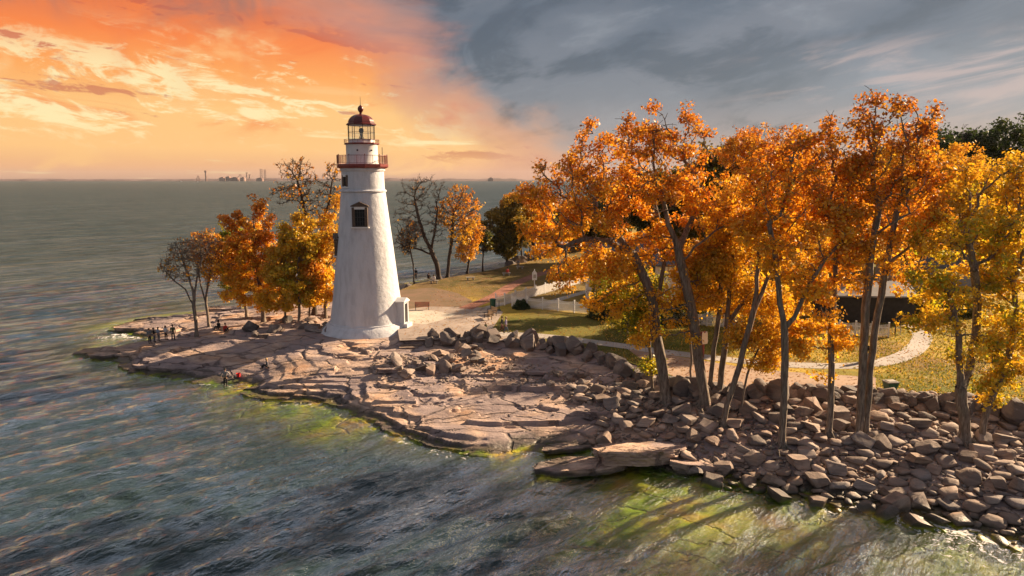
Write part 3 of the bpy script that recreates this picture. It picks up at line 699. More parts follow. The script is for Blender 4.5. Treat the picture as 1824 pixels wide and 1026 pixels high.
# ------------------------------------------------------------------ trees
def grow(roots, att, step, infl, kill, iters, wig=.25, seed=0):
    r_ = np.random.default_rng(seed); pts = []; par = []
    for chain in roots:
        prev = -1
        for j, p in enumerate(chain):
            if j == 0 and len(pts):   # start on the closest existing node
                d = np.linalg.norm(np.array(pts) - p, axis=1); prev = int(d.argmin()); continue
            pts.append(np.array(p, float)); par.append(prev); prev = len(pts) - 1
    nroot = len(pts); A = att.copy(); P = np.array(pts)
    D = ((A[:, None] - P[None]) ** 2).sum(-1); best = D.argmin(1); bd = D.min(1)
    for it in range(iters):
        act = bd < infl ** 2
        if not act.any():
            act = bd < (bd.min() + 4)
        if not len(A): break
        ids, inv = np.unique(best[act], return_inverse=True)
        v = A[act] - P[best[act]]; v /= (np.linalg.norm(v, axis=1, keepdims=True) + 1e-9)
        s_ = np.zeros((len(ids), 3)); np.add.at(s_, inv, v)
        s_ /= (np.linalg.norm(s_, axis=1, keepdims=True) + 1e-6); s_ += r_.normal(0, wig, s_.shape) + np.array([0, 0, .10]); s_ /= np.linalg.norm(s_, axis=1, keepdims=True)
        new = P[ids] + s_ * step; n0 = len(P); P = np.vstack([P, new]); par += list(ids)
        D = ((A[:, None] - new[None]) ** 2).sum(-1); j = D.argmin(1); dm_ = D[np.arange(len(A)), j]
        up = dm_ < bd; best[up] = n0 + j[up]; bd[up] = dm_[up]
        kp = bd > kill ** 2; A = A[kp]; best = best[kp]; bd = bd[kp]
        if len(A) < 3 or len(P) > 9000: break
    return P, np.array(par), nroot

def tree_mesh(P, par, rtip, rbase, expo=1.75):
    n = len(P); r = np.zeros(n); ch = np.zeros(n)
    for i in range(n - 1, 0, -1):
        if ch[i] == 0: r[i] = rtip ** expo
        if par[i] >= 0: r[par[i]] += r[i]; ch[par[i]] += 1
    order_r = r ** (1 / expo); order_r[0] = max(order_r[0], rtip)
    k = rbase / order_r[0]; rad_ = np.where(order_r > rtip * 1.01, rtip + (order_r - rtip) * (rbase - rtip) / max(order_r[0] - rtip, 1e-6), rtip)
    i = np.arange(n)[par >= 0]; p = par[i]; A = P[p]; B = P[i]; ra = np.minimum(rad_[p], rad_[i] * 1.35 + .01); rb = rad_[i]
    first = par[p] < 0; ra = np.where(first, rad_[p] * 1.75, ra)
    d = B - A; L = np.linalg.norm(d, axis=1, keepdims=True) + 1e-9; d = d / L; A = A - d * np.minimum(ra, .15)[:, None]
    ref = np.where(np.abs(d[:, 2:3]) > .9, [[1.0, 0, 0]], [[0, 0, 1.0]]); X = np.cross(d, ref); X /= np.linalg.norm(X, axis=1, keepdims=True); Yv = np.cross(d, X)
    ns = 7; a = np.arange(ns) * 2 * np.pi / ns; ca, sa = np.cos(a), np.sin(a)
    big = np.ones(len(i), bool)
    ringA = A[:, None] + (X[:, None] * ca[None, :, None] + Yv[:, None] * sa[None, :, None]) * ra[:, None, None]
    ringB = B[:, None] + (X[:, None] * ca[None, :, None] + Yv[:, None] * sa[None, :, None]) * rb[:, None, None]
    V = np.concatenate([ringA, ringB], 1).reshape(-1, 3); base = (np.arange(len(i)) * 2 * ns)[:, None]
    k0 = np.arange(ns); k1 = (k0 + 1) % ns
    Fc = np.stack([base + k0, base + k1, base + ns + k1, base + ns + k0], -1).reshape(-1, 4)
    return V, Fc, rad_, ch

PAL = {
 'orange': ([(.80, .27, .020), (.88, .38, .030), (.62, .17, .015), (.85, .46, .05)], (.36, .11, .022)),
 'rust': ([(.64, .20, .02), (.75, .30, .03), (.48, .13, .02), (.85, .44, .04)], (.24, .08, .025)),
 'gold': ([(.80, .42, .035), (.74, .32, .03), (.85, .52, .06), (.60, .40, .04)], (.66, .24, .03)),
 'yellow': ([(.80, .50, .045), (.70, .46, .04), (.85, .40, .03), (.36, .36, .03)], (.68, .30, .03)),
 'olive': ([(.30, .30, .02), (.50, .40, .02), (.14, .18, .02), (.75, .48, .03)], (.14, .16, .02)),
 'green': ([(.06, .075, .015), (.13, .11, .02), (.05, .055, .015), (.28, .17, .03)], (.12, .085, .025)),
 'darkolive': ([(.17, .12, .02), (.28, .18, .03), (.10, .09, .02), (.44, .24, .03)], (.50, .22, .03)),
 'pine': ([(.022, .042, .014), (.04, .06, .018), (.06, .07, .02)], (.03, .05, .015)),
}
def leaves(P, sites, nper, spread, size, pal, seed, lowcol=None):
    r_ = np.random.default_rng(seed); ns = len(sites); c0 = P[sites]
    cnt = np.maximum(1, (nper * r_.gamma(2.2, 1 / 2.2, ns)).astype(int)); ids = np.repeat(np.arange(ns), cnt); n = len(ids)
    o = r_.normal(0, 1, (n, 3)); o /= (np.linalg.norm(o, axis=1, keepdims=True) + 1e-9); rr_ = r_.random(n) ** .45
    ctr = c0[ids] + o * rr_[:, None] * spread * np.array([1, 1, .75]); 
    nrm = o * .6 + r_.normal(0, .6, (n, 3)) + np.array([0, 0, .35]); nrm /= np.linalg.norm(nrm, axis=1, keepdims=True)
    t1 = np.cross(nrm, r_.normal(0, 1, (n, 3))); t1 /= np.linalg.norm(t1, axis=1, keepdims=True) + 1e-9; t2 = np.cross(nrm, t1)
    s_ = (size * (.6 + .8 * r_.random(n)))[:, None]
    V = np.stack([ctr - t1 * s_ * .62, ctr - t2 * s_ * .42 + nrm * s_ * .08, ctr + t1 * s_ * .62, ctr + t2 * s_ * .42 + nrm * s_ * .08], 1).reshape(-1, 3)
    Fc = np.arange(n * 4).reshape(n, 4)
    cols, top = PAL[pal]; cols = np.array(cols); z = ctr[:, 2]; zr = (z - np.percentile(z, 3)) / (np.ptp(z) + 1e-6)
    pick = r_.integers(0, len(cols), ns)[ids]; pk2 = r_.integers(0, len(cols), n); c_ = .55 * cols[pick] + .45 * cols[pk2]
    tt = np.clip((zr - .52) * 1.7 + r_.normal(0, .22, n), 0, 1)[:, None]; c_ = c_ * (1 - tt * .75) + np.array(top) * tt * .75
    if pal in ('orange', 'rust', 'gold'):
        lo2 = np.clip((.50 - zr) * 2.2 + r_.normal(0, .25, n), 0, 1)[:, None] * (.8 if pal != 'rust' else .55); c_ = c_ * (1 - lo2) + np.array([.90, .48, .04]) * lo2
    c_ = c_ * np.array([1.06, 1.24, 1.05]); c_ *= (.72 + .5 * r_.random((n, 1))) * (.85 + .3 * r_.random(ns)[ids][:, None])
    C4 = np.repeat(np.concatenate([np.clip(c_, 0, .95), np.ones((n, 1))], 1), 4, 0)
    return V, Fc, C4

TREES = []
def make_tree(name, base, trunkpx, blobs, label, pal='orange', rbase=.3, dens=1.0, leaf=.2, nper=12, spread=.55, Yoff=None, bare=0.0,
              group=None, seed=1, bark='bark', step=None, cat='tree', tipr=.016, leafsel=None):
    """trunkpx: list of polylines of (px,py[,dY]); blobs: (px,py,rx,ry[,dY]) outlines measured at the tree's own distance"""
    Y0 = base.y; r_ = np.random.default_rng(seed)
    if bare > .4: dens *= 1.35; tipr *= .66
    chains = []
    for ci, ch in enumerate(trunkpx):
        L = []
        if ci == 0: L.append(base - Vector((0, 0, .35)))
        for p in ch: L.append(aty(p[0], p[1], Y0 + (p[2] if len(p) > 2 else 0)))
        out = [L[0]]
        for a, b_ in zip(L, L[1:]):
            k = max(1, int((b_ - a).length / .8))
            for j in range(1, k + 1):
                q = a.lerp(b_, j / k)
                if j < k: q = q + Vector(r_.normal(0, .035, 3))
                out.append(q)
        chains.append([np.array(q) for q in out])
    if nper > 7: nper = nper * 2.6; spread = spread * 1.2; leaf = leaf * .98; dens = dens * 1.5; blobs = [(q[0], q[1], q[2] * 1.14, q[3] * 1.12, *q[4:]) for q in blobs]
    att = []; sc = Y0 / F; tot = 0; vol = []
    for bl in blobs: vol.append(bl[2] * bl[3] * (bl[2] + bl[3]) / 2 * sc ** 3 * 4.19)
    tv = sum(vol); nA = int(np.clip(tv * .42 * dens, 260 if bare < .4 else 700, 2300))
    for bl, vv in zip(blobs, vol):
        c0 = np.array(aty(bl[0], bl[1], Y0 + (bl[4] if len(bl) > 4 else 0))); k = max(12, int(nA * vv / tv))
        o = r_.normal(0, 1, (k, 3)); o /= np.linalg.norm(o, axis=1, keepdims=True); o *= (r_.random(k) ** .40)[:, None]
        o *= (1 + .22 * np.sin(o[:, :1] * 7 + seed) * np.cos(o[:, 2:] * 6 + seed * 2))
        att.append(c0 + o * np.array([bl[2], (bl[2] + bl[3]) / 2, bl[3]]) * sc)
    att = np.concatenate(att); sp_ = (tv / len(att)) ** (1 / 3)
    stp = step or max(.32, sp_ * .42)
    P, par, nroot = grow(chains, att, stp, sp_ * 4.5, sp_ * .62, 90, .28, seed)
    # extra twigs: short side shoots
    ends = np.arange(nroot, len(P)); k = 3 if bare > .5 else 1
    src = np.repeat(ends, k); dv = P[src] - P[par[src]]; dv /= np.linalg.norm(dv, axis=1, keepdims=True) + 1e-9
    dv = dv * .6 + r_.normal(0, .75, dv.shape) + np.array([0, 0, .25]); dv /= np.linalg.norm(dv, axis=1, keepdims=True)
    tw = P[src] + dv * stp * r_.uniform(.7, 1.5, (len(src), 1)); n0 = len(P); P = np.vstack([P, tw]); par = np.concatenate([par, src])
    o_loc = Vector((base.x, base.y, base.z))
    V, Fc, rad_, chn = tree_mesh(P - np.array(o_loc), par, tipr, rbase)
    root = empty(name, o_loc, 0, label, cat, group)
    link_mesh('trunk', np_mesh('trunk', V, Fc, smooth=True), M[bark], root)
    # root flare
    sites = np.concatenate([np.arange(n0, len(P)), ends[rad_[ends] < tipr * 2.6]])
    sites = sites[r_.random(len(sites)) > bare]
    if nper > 7:
        pp_ = P[sites] * (1.15 if leaf < .35 else .6); gp = np.sin(pp_[:, 0] * 1.3 + seed) * np.sin(pp_[:, 1] * 1.1 + seed * 2) + np.sin(pp_[:, 2] * 1.6 + seed * 3) * np.sin(pp_[:, 0] * .7 + pp_[:, 1] * .9) + r_.normal(0, .35, len(sites))
        sites = sites[gp > -.30]; hh_ = P[sites][:, 2]; hr = (hh_ - hh_.min()) / (np.ptp(hh_) + 1e-6); sites = sites[r_.random(len(sites)) > .55 * np.clip((hr - .55) / .45, 0, 1)]
    if leafsel is not None: sites = np.array([s_ for s_ in sites if leafsel(P[s_] )])
    if len(sites) > 5 and nper > 0:
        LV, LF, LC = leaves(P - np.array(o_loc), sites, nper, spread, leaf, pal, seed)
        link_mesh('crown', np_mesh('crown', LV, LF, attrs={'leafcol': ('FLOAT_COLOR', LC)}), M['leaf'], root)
        nl_ = len(LF)
    else: nl_ = 0
    if name == 'shore_tree':
        b = MB()
        for k in range(5):
            a = k * 1.26 + seed; L_ = rbase * r_.uniform(3.0, 5.0) + .25; q1 = Vector((math.cos(a) * L_ * .45, math.sin(a) * L_ * .45, .02)); q2 = Vector((math.cos(a + .3) * L_, math.sin(a + .3) * L_, -.22))
            b.tube((math.cos(a) * rbase * .3, math.sin(a) * rbase * .3, .45), q1, rbase * .38, rbase * .24, 6); b.tube(q1, q2, rbase * .25, rbase * .08, 6)
        b.build('roots', M[bark], root, smooth=True)
    TREES.append((name, root.location.copy(), len(P), nl_)); return root

GR = 'autumn trees rooted in the rubble below the boulder wall'
def B(px, py, z0=1.8): return gl_(px, py, z0)
T = make_tree
T('shore_tree', B(1188, 718), [[(1180, 660), (1173, 620), (1166, 573), (1163, 540), (1150, 500), (1128, 455), (1100, 418), (1067, 382)], [(1166, 560), (1175, 517, 1), (1183, 470, 1), (1180, 420, 1), (1165, 360, 0)], [(1128, 455), (1085, 430, -1), (1040, 425, -1), (1005, 440, -1)]],
  [(1015, 325, 62, 60), (985, 405, 45, 60, 1), (1075, 275, 60, 55, 2), (1060, 375, 60, 50, -2), (1010, 470, 45, 42, -1), (1085, 470, 50, 40, -2), (1120, 340, 50, 60, 1), (1055, 545, 18, 24), (958, 345, 32, 44), (950, 410, 26, 34), (1125, 240, 34, 36)],
  'big orange tree whose thick limb leans out over the white house', 'orange', .42, 1.5, seed=11, group=GR)
T('shore_tree', B(1163, 702), [[(1160, 660), (1157, 620), (1157, 590), (1152, 560)]],
  [(1130, 575, 34, 42), (1150, 520, 40, 40), (1110, 540, 26, 34), (1162, 650, 17, 26), (1085, 520, 34, 30)],
  'small yellow green tree with a thin dark stem at the end of the footpath', 'olive', .12, 2.2, seed=12, leaf=.17, group=GR)
T('shore_tree', B(1255, 724), [[(1250, 680), (1242, 628), (1235, 572), (1229, 540), (1222, 508), (1208, 444), (1190, 400), (1180, 350)], [(1208, 444), (1228, 400, 1), (1243, 360, 1), (1240, 320)], [(1215, 475), (1237, 440, -1), (1275, 410, -1), (1320, 385, -1)]],
  [(1160, 255, 52, 48), (1222, 262, 48, 50, 1), (1185, 340, 60, 50, -1), (1250, 345, 46, 50), (1200, 430, 50, 40, 2), (1150, 440, 40, 36, 2), (1235, 490, 42, 44, 2), (1200, 540, 36, 30, 1), (1160, 560, 30, 40), (1140, 610, 18, 30), (1160, 215, 24, 26), (1300, 380, 30, 34), (1205, 215, 22, 18)],
  'tallest orange tree above the end of the footpath, thick grey trunk forking halfway up', 'orange', .40, 1.5, seed=13, group=GR)
T('shore_tree', B(1231, 698), [[(1232, 640), (1228, 590), (1232, 540), (1240, 500)]], [(1245, 470, 36, 40), (1240, 520, 30, 26)], 'slim pale sapling against the thick grey forked trunk', 'gold', .09, 2, seed=14, leaf=.17, group=GR)
T('shore_tree', B(1264, 702), [[(1270, 639), (1275, 600), (1279, 573), (1283, 520), (1286, 480), (1290, 430)]], [(1290, 400, 40, 46), (1280, 470, 40, 36), (1315, 350, 36, 40), (1268, 540, 28, 24)],
  'orange tree with a slim pale trunk beside the cream and red sign', 'gold', .19, 1.6, seed=15, group=GR)
T('shore_tree', B(1281, 706), [[(1285, 660), (1290, 628), (1295, 580), (1298, 535), (1300, 500)], [(1296, 570), (1318, 545, 0), (1340, 530, 0)]], [(1310, 440, 38, 40), (1320, 500, 42, 34), (1340, 530, 34, 26), (1300, 560, 30, 20), (1385, 540, 36, 30)],
  'golden tree with a straight greenish trunk next to the leaning one', 'gold', .24, 1.6, seed=16, group=GR)
T('shore_tree', B(1285, 760, 1.3), [[(1295, 720), (1305, 691), (1318, 650), (1327, 610), (1342, 554), (1348, 515), (1352, 470), (1350, 430)], [(1342, 554), (1358, 520, 0), (1374, 480, 0), (1385, 430)]],
  [(1385, 320, 46, 50), (1350, 400, 44, 46), (1400, 400, 44, 44), (1345, 320, 36, 40), (1380, 260, 24, 26)],
  'orange tree leaning away from the flat slab, its grey trunk forking low', 'orange', .21, 1.3, seed=17, nper=10, group=GR)
T('shore_tree', B(1320, 735), [[(1324, 700), (1331, 668), (1346, 632), (1360, 600), (1372, 590)]], [(1345, 595, 40, 26), (1385, 590, 26, 34), (1360, 640, 30, 18), (1320, 605, 22, 14)],
  'small bent sapling with bright golden leaves hanging low over the path', 'gold', .085, 2.6, seed=18, leaf=.17, group=GR)
T('shore_tree', B(1394, 795, 1.2), [[(1395, 740), (1397, 675), (1398, 620), (1397, 585), (1389, 540), (1385, 490), (1378, 440), (1370, 400)], [(1399, 600), (1415, 565, 0), (1442, 505, 0), (1470, 460, 0), (1500, 430, 0)]],
  [(1425, 300, 46, 50), (1390, 370, 36, 46), (1440, 520, 34, 30), (1460, 380, 46, 40), (1420, 450, 44, 40), (1430, 245, 24, 26), (1500, 400, 30, 34), (1370, 450, 26, 30)],
  'grey trunked tree forking in a wide V above the lawn', 'orange', .25, 1.25, seed=19, nper=10, group=GR)
T('shore_tree', B(1477, 776, 1.5), [[(1480, 720), (1481, 675), (1480, 620), (1480, 588), (1485, 540), (1488, 500), (1490, 440)]],
  [(1480, 270, 34, 46), (1495, 350, 40, 46), (1490, 450, 40, 40), (1470, 560, 30, 40), (1492, 620, 22, 36), (1440, 560, 34, 34), (1425, 610, 26, 24), (1460, 650, 16, 16), (1475, 215, 16, 20), (1445, 520, 26, 30)],
  'straight dark trunked tree with leaf tufts all the way down its stem', 'orange', .22, 1.5, seed=20, group=GR)
T('shore_tree', B(1530, 782, 1.6), [[(1533, 720), (1537, 646), (1541, 580), (1545, 520), (1549, 470), (1556, 420), (1566, 360)], [(1549, 470), (1530, 440, 1), (1510, 400, 1)], [(1556, 420), (1585, 400, -1), (1620, 380, -1)]],
  [(1555, 215, 40, 44), (1535, 290, 44, 44), (1580, 330, 44, 46), (1540, 385, 44, 36), (1550, 170, 20, 16), (1520, 440, 34, 32), (1575, 430, 34, 28), (1515, 500, 30, 26)],
  'tall rust coloured tree, the straighter of the twin grey trunks by the walkers', 'rust', .27, 1.3, seed=21, nper=9, group=GR)
T('shore_tree', B(1542, 777, 1.6), [[(1547, 710), (1551, 646), (1559, 585), (1570, 529), (1580, 470), (1589, 418), (1600, 360)], [(1580, 470), (1620, 440, 0), (1650, 425, 0)]],
  [(1620, 240, 40, 46), (1650, 300, 40, 44), (1610, 340, 40, 40), (1640, 185, 30, 20), (1660, 380, 40, 36), (1615, 420, 36, 34), (1600, 480, 34, 26), (1600, 180, 20, 16), (1660, 220, 24, 22)],
  'tall rust coloured tree, the outward leaning one of the twin trunks by the walkers', 'rust', .23, 1.3, seed=22, nper=9, group=GR)
T('shore_tree', B(1720, 788, 1.6), [[(1718, 740), (1712, 690), (1708, 640), (1708, 600), (1700, 560), (1690, 520)], [(1712, 690), (1728, 655, 1), (1738, 600, 1), (1742, 540, 1), (1735, 480)]],
  [(1730, 330, 46, 50, 2), (1700, 420, 56, 50), (1770, 400, 50, 50), (1660, 500, 50, 36), (1730, 510, 56, 40), (1690, 570, 60, 36), (1630, 520, 36, 38, 2), (1640, 575, 44, 22), (1745, 590, 44, 36), (1715, 640, 44, 28), (1790, 300, 40, 36)],
  'broad yellow tree with a stout forked trunk past the green litter bin', 'yellow', .36, 1.5, seed=23, nper=13, group=GR)
T('shore_tree', B(1746, 788, 1.6), [[(1752, 755), (1760, 725), (1775, 690), (1790, 660), (1800, 620), (1808, 560)]],
  [(1810, 480, 50, 60), (1800, 400, 44, 50), (1810, 590, 44, 44), (1775, 640, 40, 30), (1765, 695, 40, 24), (1815, 660, 30, 30), (1835, 320, 44, 50)],
  'yellow tree leaning away from the stout forked trunk at the rubble edge', 'yellow', .22, 1.5, seed=24, nper=13, group=GR)

# trees on the lawn behind
GB = 'autumn trees standing on the lawn behind the footpath'
def lawn_tree(px, py, blobs, label, pal, seed, rb=.25, dens=.8, trunk=None, **kw):
    b_ = at(px, py, 3.0); tr_ = trunk or [[(px, py - 30), (px + 4, py - 75)]]
    return T('lawn_tree', b_, tr_, blobs, label, pal, rb, dens, seed=seed, group=GB, bark='darkbark', leaf=kw.pop('leaf', .28), nper=kw.pop('nper', 11), spread=.75, **kw)
lawn_tree(1300, 585, [(1300, 470, 60, 50), (1330, 420, 60, 50), (1270, 520, 40, 30)], 'golden tree on the lawn behind the long picket fence', 'gold', 31)
lawn_tree(1420, 590, [(1410, 480, 60, 50), (1440, 430, 50, 50), (1400, 540, 50, 28)], 'golden orange tree on the lawn near the far end of the picket fence', 'gold', 32)
lawn_tree(1485, 560, [(1470, 380, 70, 60), (1500, 440, 60, 40), (1420, 350, 50, 50)], 'orange tree standing beside the dark outbuilding', 'orange', 33)
lawn_tree(1690, 500, [(1680, 340, 70, 60), (1730, 420, 60, 50), (1650, 420, 50, 40), (1700, 300, 50, 40)], 'broad golden tree behind the bend in the footpath', 'gold', 34)
lawn_tree(1790, 496, [(1790, 350, 60, 60), (1820, 430, 60, 50), (1760, 460, 50, 40)], 'tall gold tree behind the forked yellow tree', 'yellow', 35)
lawn_tree(1610, 540, [(1600, 440, 50, 36), (1570, 400, 50, 40), (1620, 370, 50, 50)], 'rust orange tree growing between the outbuilding and the footpath', 'orange', 36)
lawn_tree(1120, 560, [(1130, 500, 44, 40), (1085, 480, 40, 36)], 'low orange tree against the wall of the white house', 'gold', 37, rb=.15)
GD = 'dark trees beyond the lawn'
def far_tree(px, py, blobs, label, pal, seed, **kw):
    return T('far_tree', at(px, py, 3.0), [[(px, py - 14), (px, py - 40)]], blobs, label, pal, .35, kw.pop('dens', .35), seed=seed, group=kw.pop('group', GD), bark='darkbark', leaf=kw.pop('leaf', .5), nper=kw.pop('nper', 12), spread=1.3, tipr=.03, **kw)
lawn_tree(1345, 498, [(1325, 268, 50, 40), (1370, 262, 46, 34), (1350, 350, 60, 50), (1310, 400, 46, 40)], 'orange tree standing far back between the V forked and leaning trees', 'orange', 25)
lawn_tree(1590, 498, [(1600, 290, 60, 46), (1570, 350, 60, 50), (1640, 350, 50, 50)], 'gold orange tree far back between the twin trunks and the broad yellow tree', 'gold', 26)
lawn_tree(1450, 498, [(1440, 300, 50, 50), (1480, 350, 50, 40)], 'rust coloured tree far back behind the dark straight trunk', 'rust', 27)
far_tree(1310, 470, [(1300, 290, 50, 36), (1330, 340, 60, 40), (1290, 370, 60, 40)], 'dark olive tree whose top shows between the orange crowns', 'green', 41)
far_tree(1400, 470, [(1390, 330, 60, 40), (1420, 300, 40, 34), (1380, 390, 60, 40)], 'dark tree behind the V forked tree', 'green', 42)
far_tree(1560, 470, [(1560, 330, 60, 50), (1520, 380, 60, 40)], 'dark tree behind the twin grey trunks', 'green', 43)
far_tree(1690, 465, [(1690, 265, 50, 34), (1710, 320, 60, 46), (1650, 330, 50, 46)], 'dark green tree rising over the gold crowns', 'pine', 44)
far_tree(1745, 465, [(1740, 262, 40, 34), (1750, 320, 50, 46)], 'dark round topped tree between two higher dark crowns', 'pine', 45)
far_tree(1805, 465, [(1800, 250, 44, 34), (1820, 320, 60, 50)], 'dark green tree highest on the skyline beyond the gold tree', 'pine', 46)
far_tree(1160, 462, [(1150, 350, 60, 46), (1190, 390, 50, 36)], 'dark tree added for shade beyond the gabled wing', 'green', 38)  # added to shade the back lawn, mostly hidden by the orange crowns
far_tree(1265, 466, [(1260, 330, 60, 46), (1240, 390, 50, 40)], 'dark tree added for shade behind the thick forked trunk crown', 'green', 39)  # also added for its shadow on the back lawn
far_tree(1355, 468, [(1350, 320, 50, 46), (1340, 390, 50, 40)], 'dark brown tree added for shade between two olive ones beyond the lawn', 'green', 40)  # another tree added to darken the back lawn with its shadow
far_tree(1225, 455, [(1210, 400, 60, 46), (1240, 350, 40, 40)], 'dark tree behind the roof of the white house', 'pine', 47)
far_tree(1090, 440, [(1080, 385, 50, 40), (1040, 400, 40, 34)], 'dark leafy tree beyond the chimney of the white house', 'green', 48)
far_tree(985, 447, [(960, 400, 36, 30), (1000, 390, 40, 36), (975, 360, 30, 24)], 'dark orange tree on the far shore beside the house', 'rust', 49, leaf=.35)
far_tree(950, 452, [(945, 375, 24, 26), (940, 405, 26, 22)], 'rust tree where the far row of trunks begins', 'rust', 50, leaf=.3)

# back shore beside the tower
GS = 'trees along the back shore behind the lighthouse'
T('bare_tree', at(783, 497, 3), [[(778, 470), (768, 445), (755, 420), (745, 385), (738, 350)], [(772, 455), (750, 445), (722, 440), (706, 430)], [(768, 445), (775, 410), (780, 370)]],
  [(740, 345, 34, 34), (770, 340, 28, 30), (716, 380, 18, 36), (738, 410, 34, 36), (718, 440, 24, 24), (775, 395, 24, 40)],
  'bare spreading tree with black limbs behind the lighthouse', 'rust', .42, 1.7, seed=51, bare=.985, nper=4, leaf=.2, spread=.5, group=GS, bark='darkbark', tipr=.024)
T('bare_tree', at(797, 493, 3), [[(800, 460), (806, 420), (808, 385)]], [(815, 355, 26, 28), (835, 375, 24, 34), (795, 380, 26, 30), (822, 410, 28, 28)],
  'half bare tree with a bright orange crown beside the black limbed tree', 'orange', .3, 1.5, seed=52, bare=.86, nper=7, leaf=.26, group=GS, bark='darkbark', tipr=.022)
T('bare_tree', at(832, 485, 3), [[(836, 462), (840, 440)]], [(838, 425, 22, 26), (830, 450, 22, 18), (848, 405, 14, 20)],
  'small brown leaved tree on the back shore near the stone benches', 'rust', .2, 1.8, seed=53, bare=.42, nper=6, leaf=.24, group=GS, bark='darkbark', tipr=.02)
T('bare_tree', at(738, 503, 3), [[(736, 470), (730, 440)]], [(725, 430, 16, 24), (735, 410, 16, 20)],
  'thin bare sapling by the person standing on the back shore', 'rust', .12, 2.0, seed=54, bare=.95, nper=3, leaf=.2, group=GS, bark='darkbark', tipr=.02)
T('back_tree', at(903, 470, 3), [[(903, 450), (905, 430)]], [(890, 400, 28, 30), (918, 385, 30, 32), (880, 425, 22, 22), (925, 425, 26, 22), (905, 440, 24, 14)],
  'dense dark olive tree on the back shore with an orange top', 'darkolive', .3, 1.2, seed=55, nper=14, leaf=.36, spread=.8, group=GS, bark='darkbark', tipr=.02)
T('back_tree', at(930, 466, 3), [[(928, 440), (925, 400)]], [(918, 358, 24, 14), (932, 370, 20, 16), (905, 366, 14, 10)],
  'orange topped tree showing over the dense dark green one', 'orange', .2, 2, seed=56, nper=12, leaf=.3, spread=.6, group=GS, bark='darkbark', tipr=.02)
for k, (px, py, tp, wd_) in enumerate([(860, 479, 440, 'first'), (944, 463, 415, 'second'), (957, 460, 415, 'third'), (966, 458, 415, 'fourth'), (976, 455, 415, 'fifth'), (985, 452, 412, 'last')]):
    T('slim_tree', at(px, py, 3), [[(px, (py + tp) / 2 + 5), (px + 1, tp + 12)]], [(px, tp - 4, 10, 12), (px + 2, tp - 22, 9, 12)],
      f'{wd_} slim dark trunk from the lighthouse in the row on the far shore', 'green', .14, 2, seed=60 + k, nper=8, leaf=.35, group='row of slim trunks on the far shore', bark='darkbark', tipr=.02)

# trees on the point
GP = 'trees on the rocky point beside the lighthouse'
T('point_tree', gl_(350, 600, 1.3), [[(349, 575), (345, 545), (347, 520), (352, 490), (360, 460)], [(345, 545), (330, 515), (310, 500), (292, 480)], [(347, 530), (335, 490), (322, 450)]],
  [(300, 478, 18, 22), (325, 450, 24, 26), (355, 440, 28, 24), (335, 480, 26, 26), (310, 455, 16, 24)],
  'mostly bare tree with an open forked trunk at the tip of the point', 'rust', .2, 2.2, seed=71, bare=.93, nper=3, leaf=.2, spread=.4, group=GP, tipr=.02)
T('point_tree', gl_(373, 581, 1.5), [[(370, 560), (367, 540), (370, 510), (376, 480)], [(367, 540), (358, 510), (352, 480)]],
  [(365, 430, 24, 20), (385, 450, 20, 26), (375, 480, 18, 26), (352, 450, 20, 22)],
  'thin tree with rust leaves only at its top behind the open forked one', 'rust', .17, 2.2, seed=72, bare=.72, nper=5, leaf=.22, spread=.45, group=GP, tipr=.02)
T('point_tree', gl_(470, 575, 1.7), [[(468, 540), (462, 500), (455, 450), (455, 410)]],
  [(460, 375, 32, 28), (440, 420, 40, 36), (470, 450, 40, 40), (430, 480, 40, 34), (460, 515, 46, 32), (415, 515, 30, 24)],
  'dense burnt orange tree, the widest of the clump on the point', 'orange', .3, 1.3, seed=73, nper=15, leaf=.26, spread=.6, group=GP)
T('point_tree', gl_(440, 565, 1.6), [[(436, 530), (420, 480), (412, 440)]], [(405, 415, 20, 24), (412, 450, 24, 28), (402, 480, 18, 26), (420, 500, 26, 20)],
  'dark olive tree at the water side of the clump', 'olive', .2, 1.8, seed=74, nper=14, leaf=.24, group=GP)
T('point_tree', gl_(533, 575, 1.9), [[(533, 545), (532, 500), (532, 460)]], [(530, 405, 32, 26), (545, 440, 30, 32), (520, 430, 26, 32), (525, 495, 26, 36), (540, 520, 26, 26)],
  'yellow green tree in the middle of the clump beside the lighthouse', 'yellow', .17, 1.8, seed=75, nper=15, leaf=.25, spread=.6, group=GP)
T('point_tree', gl_(508, 578, 1.9), [[(508, 550), (505, 510)]], [(500, 480, 30, 30), (495, 530, 34, 22), (510, 445, 24, 24)],
  'small golden tree with low leaves in the clump', 'gold', .14, 2, seed=76, nper=14, leaf=.24, group=GP)
T('point_tree', gl_(560, 560, 2.1), [[(560, 520), (556, 460), (548, 400), (538, 350), (530, 320)], [(556, 460), (575, 400), (588, 350), (592, 320)]],
  [(525, 305, 34, 26), (545, 340, 40, 34), (505, 345, 24, 26), (590, 310, 22, 24), (590, 350, 24, 30), (560, 380, 34, 24)],
  'tallest tree of the clump, its bare twigs against the sunset', 'rust', .33, 1.7, seed=77, bare=.94, nper=4, leaf=.26, spread=.5, group=GP, tipr=.022, bark='darkbark')
T('point_tree', gl_(580, 565, 2.2), [[(580, 520), (582, 470)]], [(590, 420, 26, 40), (575, 470, 32, 34), (590, 510, 26, 30), (560, 420, 24, 30), (600, 370, 14, 26)],
  'bright orange tree pressed against the lighthouse wall', 'gold', .22, 1.8, seed=78, nper=14, leaf=.26, spread=.6, group=GP)
T('point_tree', gl_(550, 572, 2.1), [[(552, 540), (555, 500)]], [(558, 475, 22, 30), (556, 520, 24, 24)],
  'slender orange tree between the yellow green one and the lighthouse', 'orange', .12, 2, seed=79, nper=12, leaf=.24, group=GP)

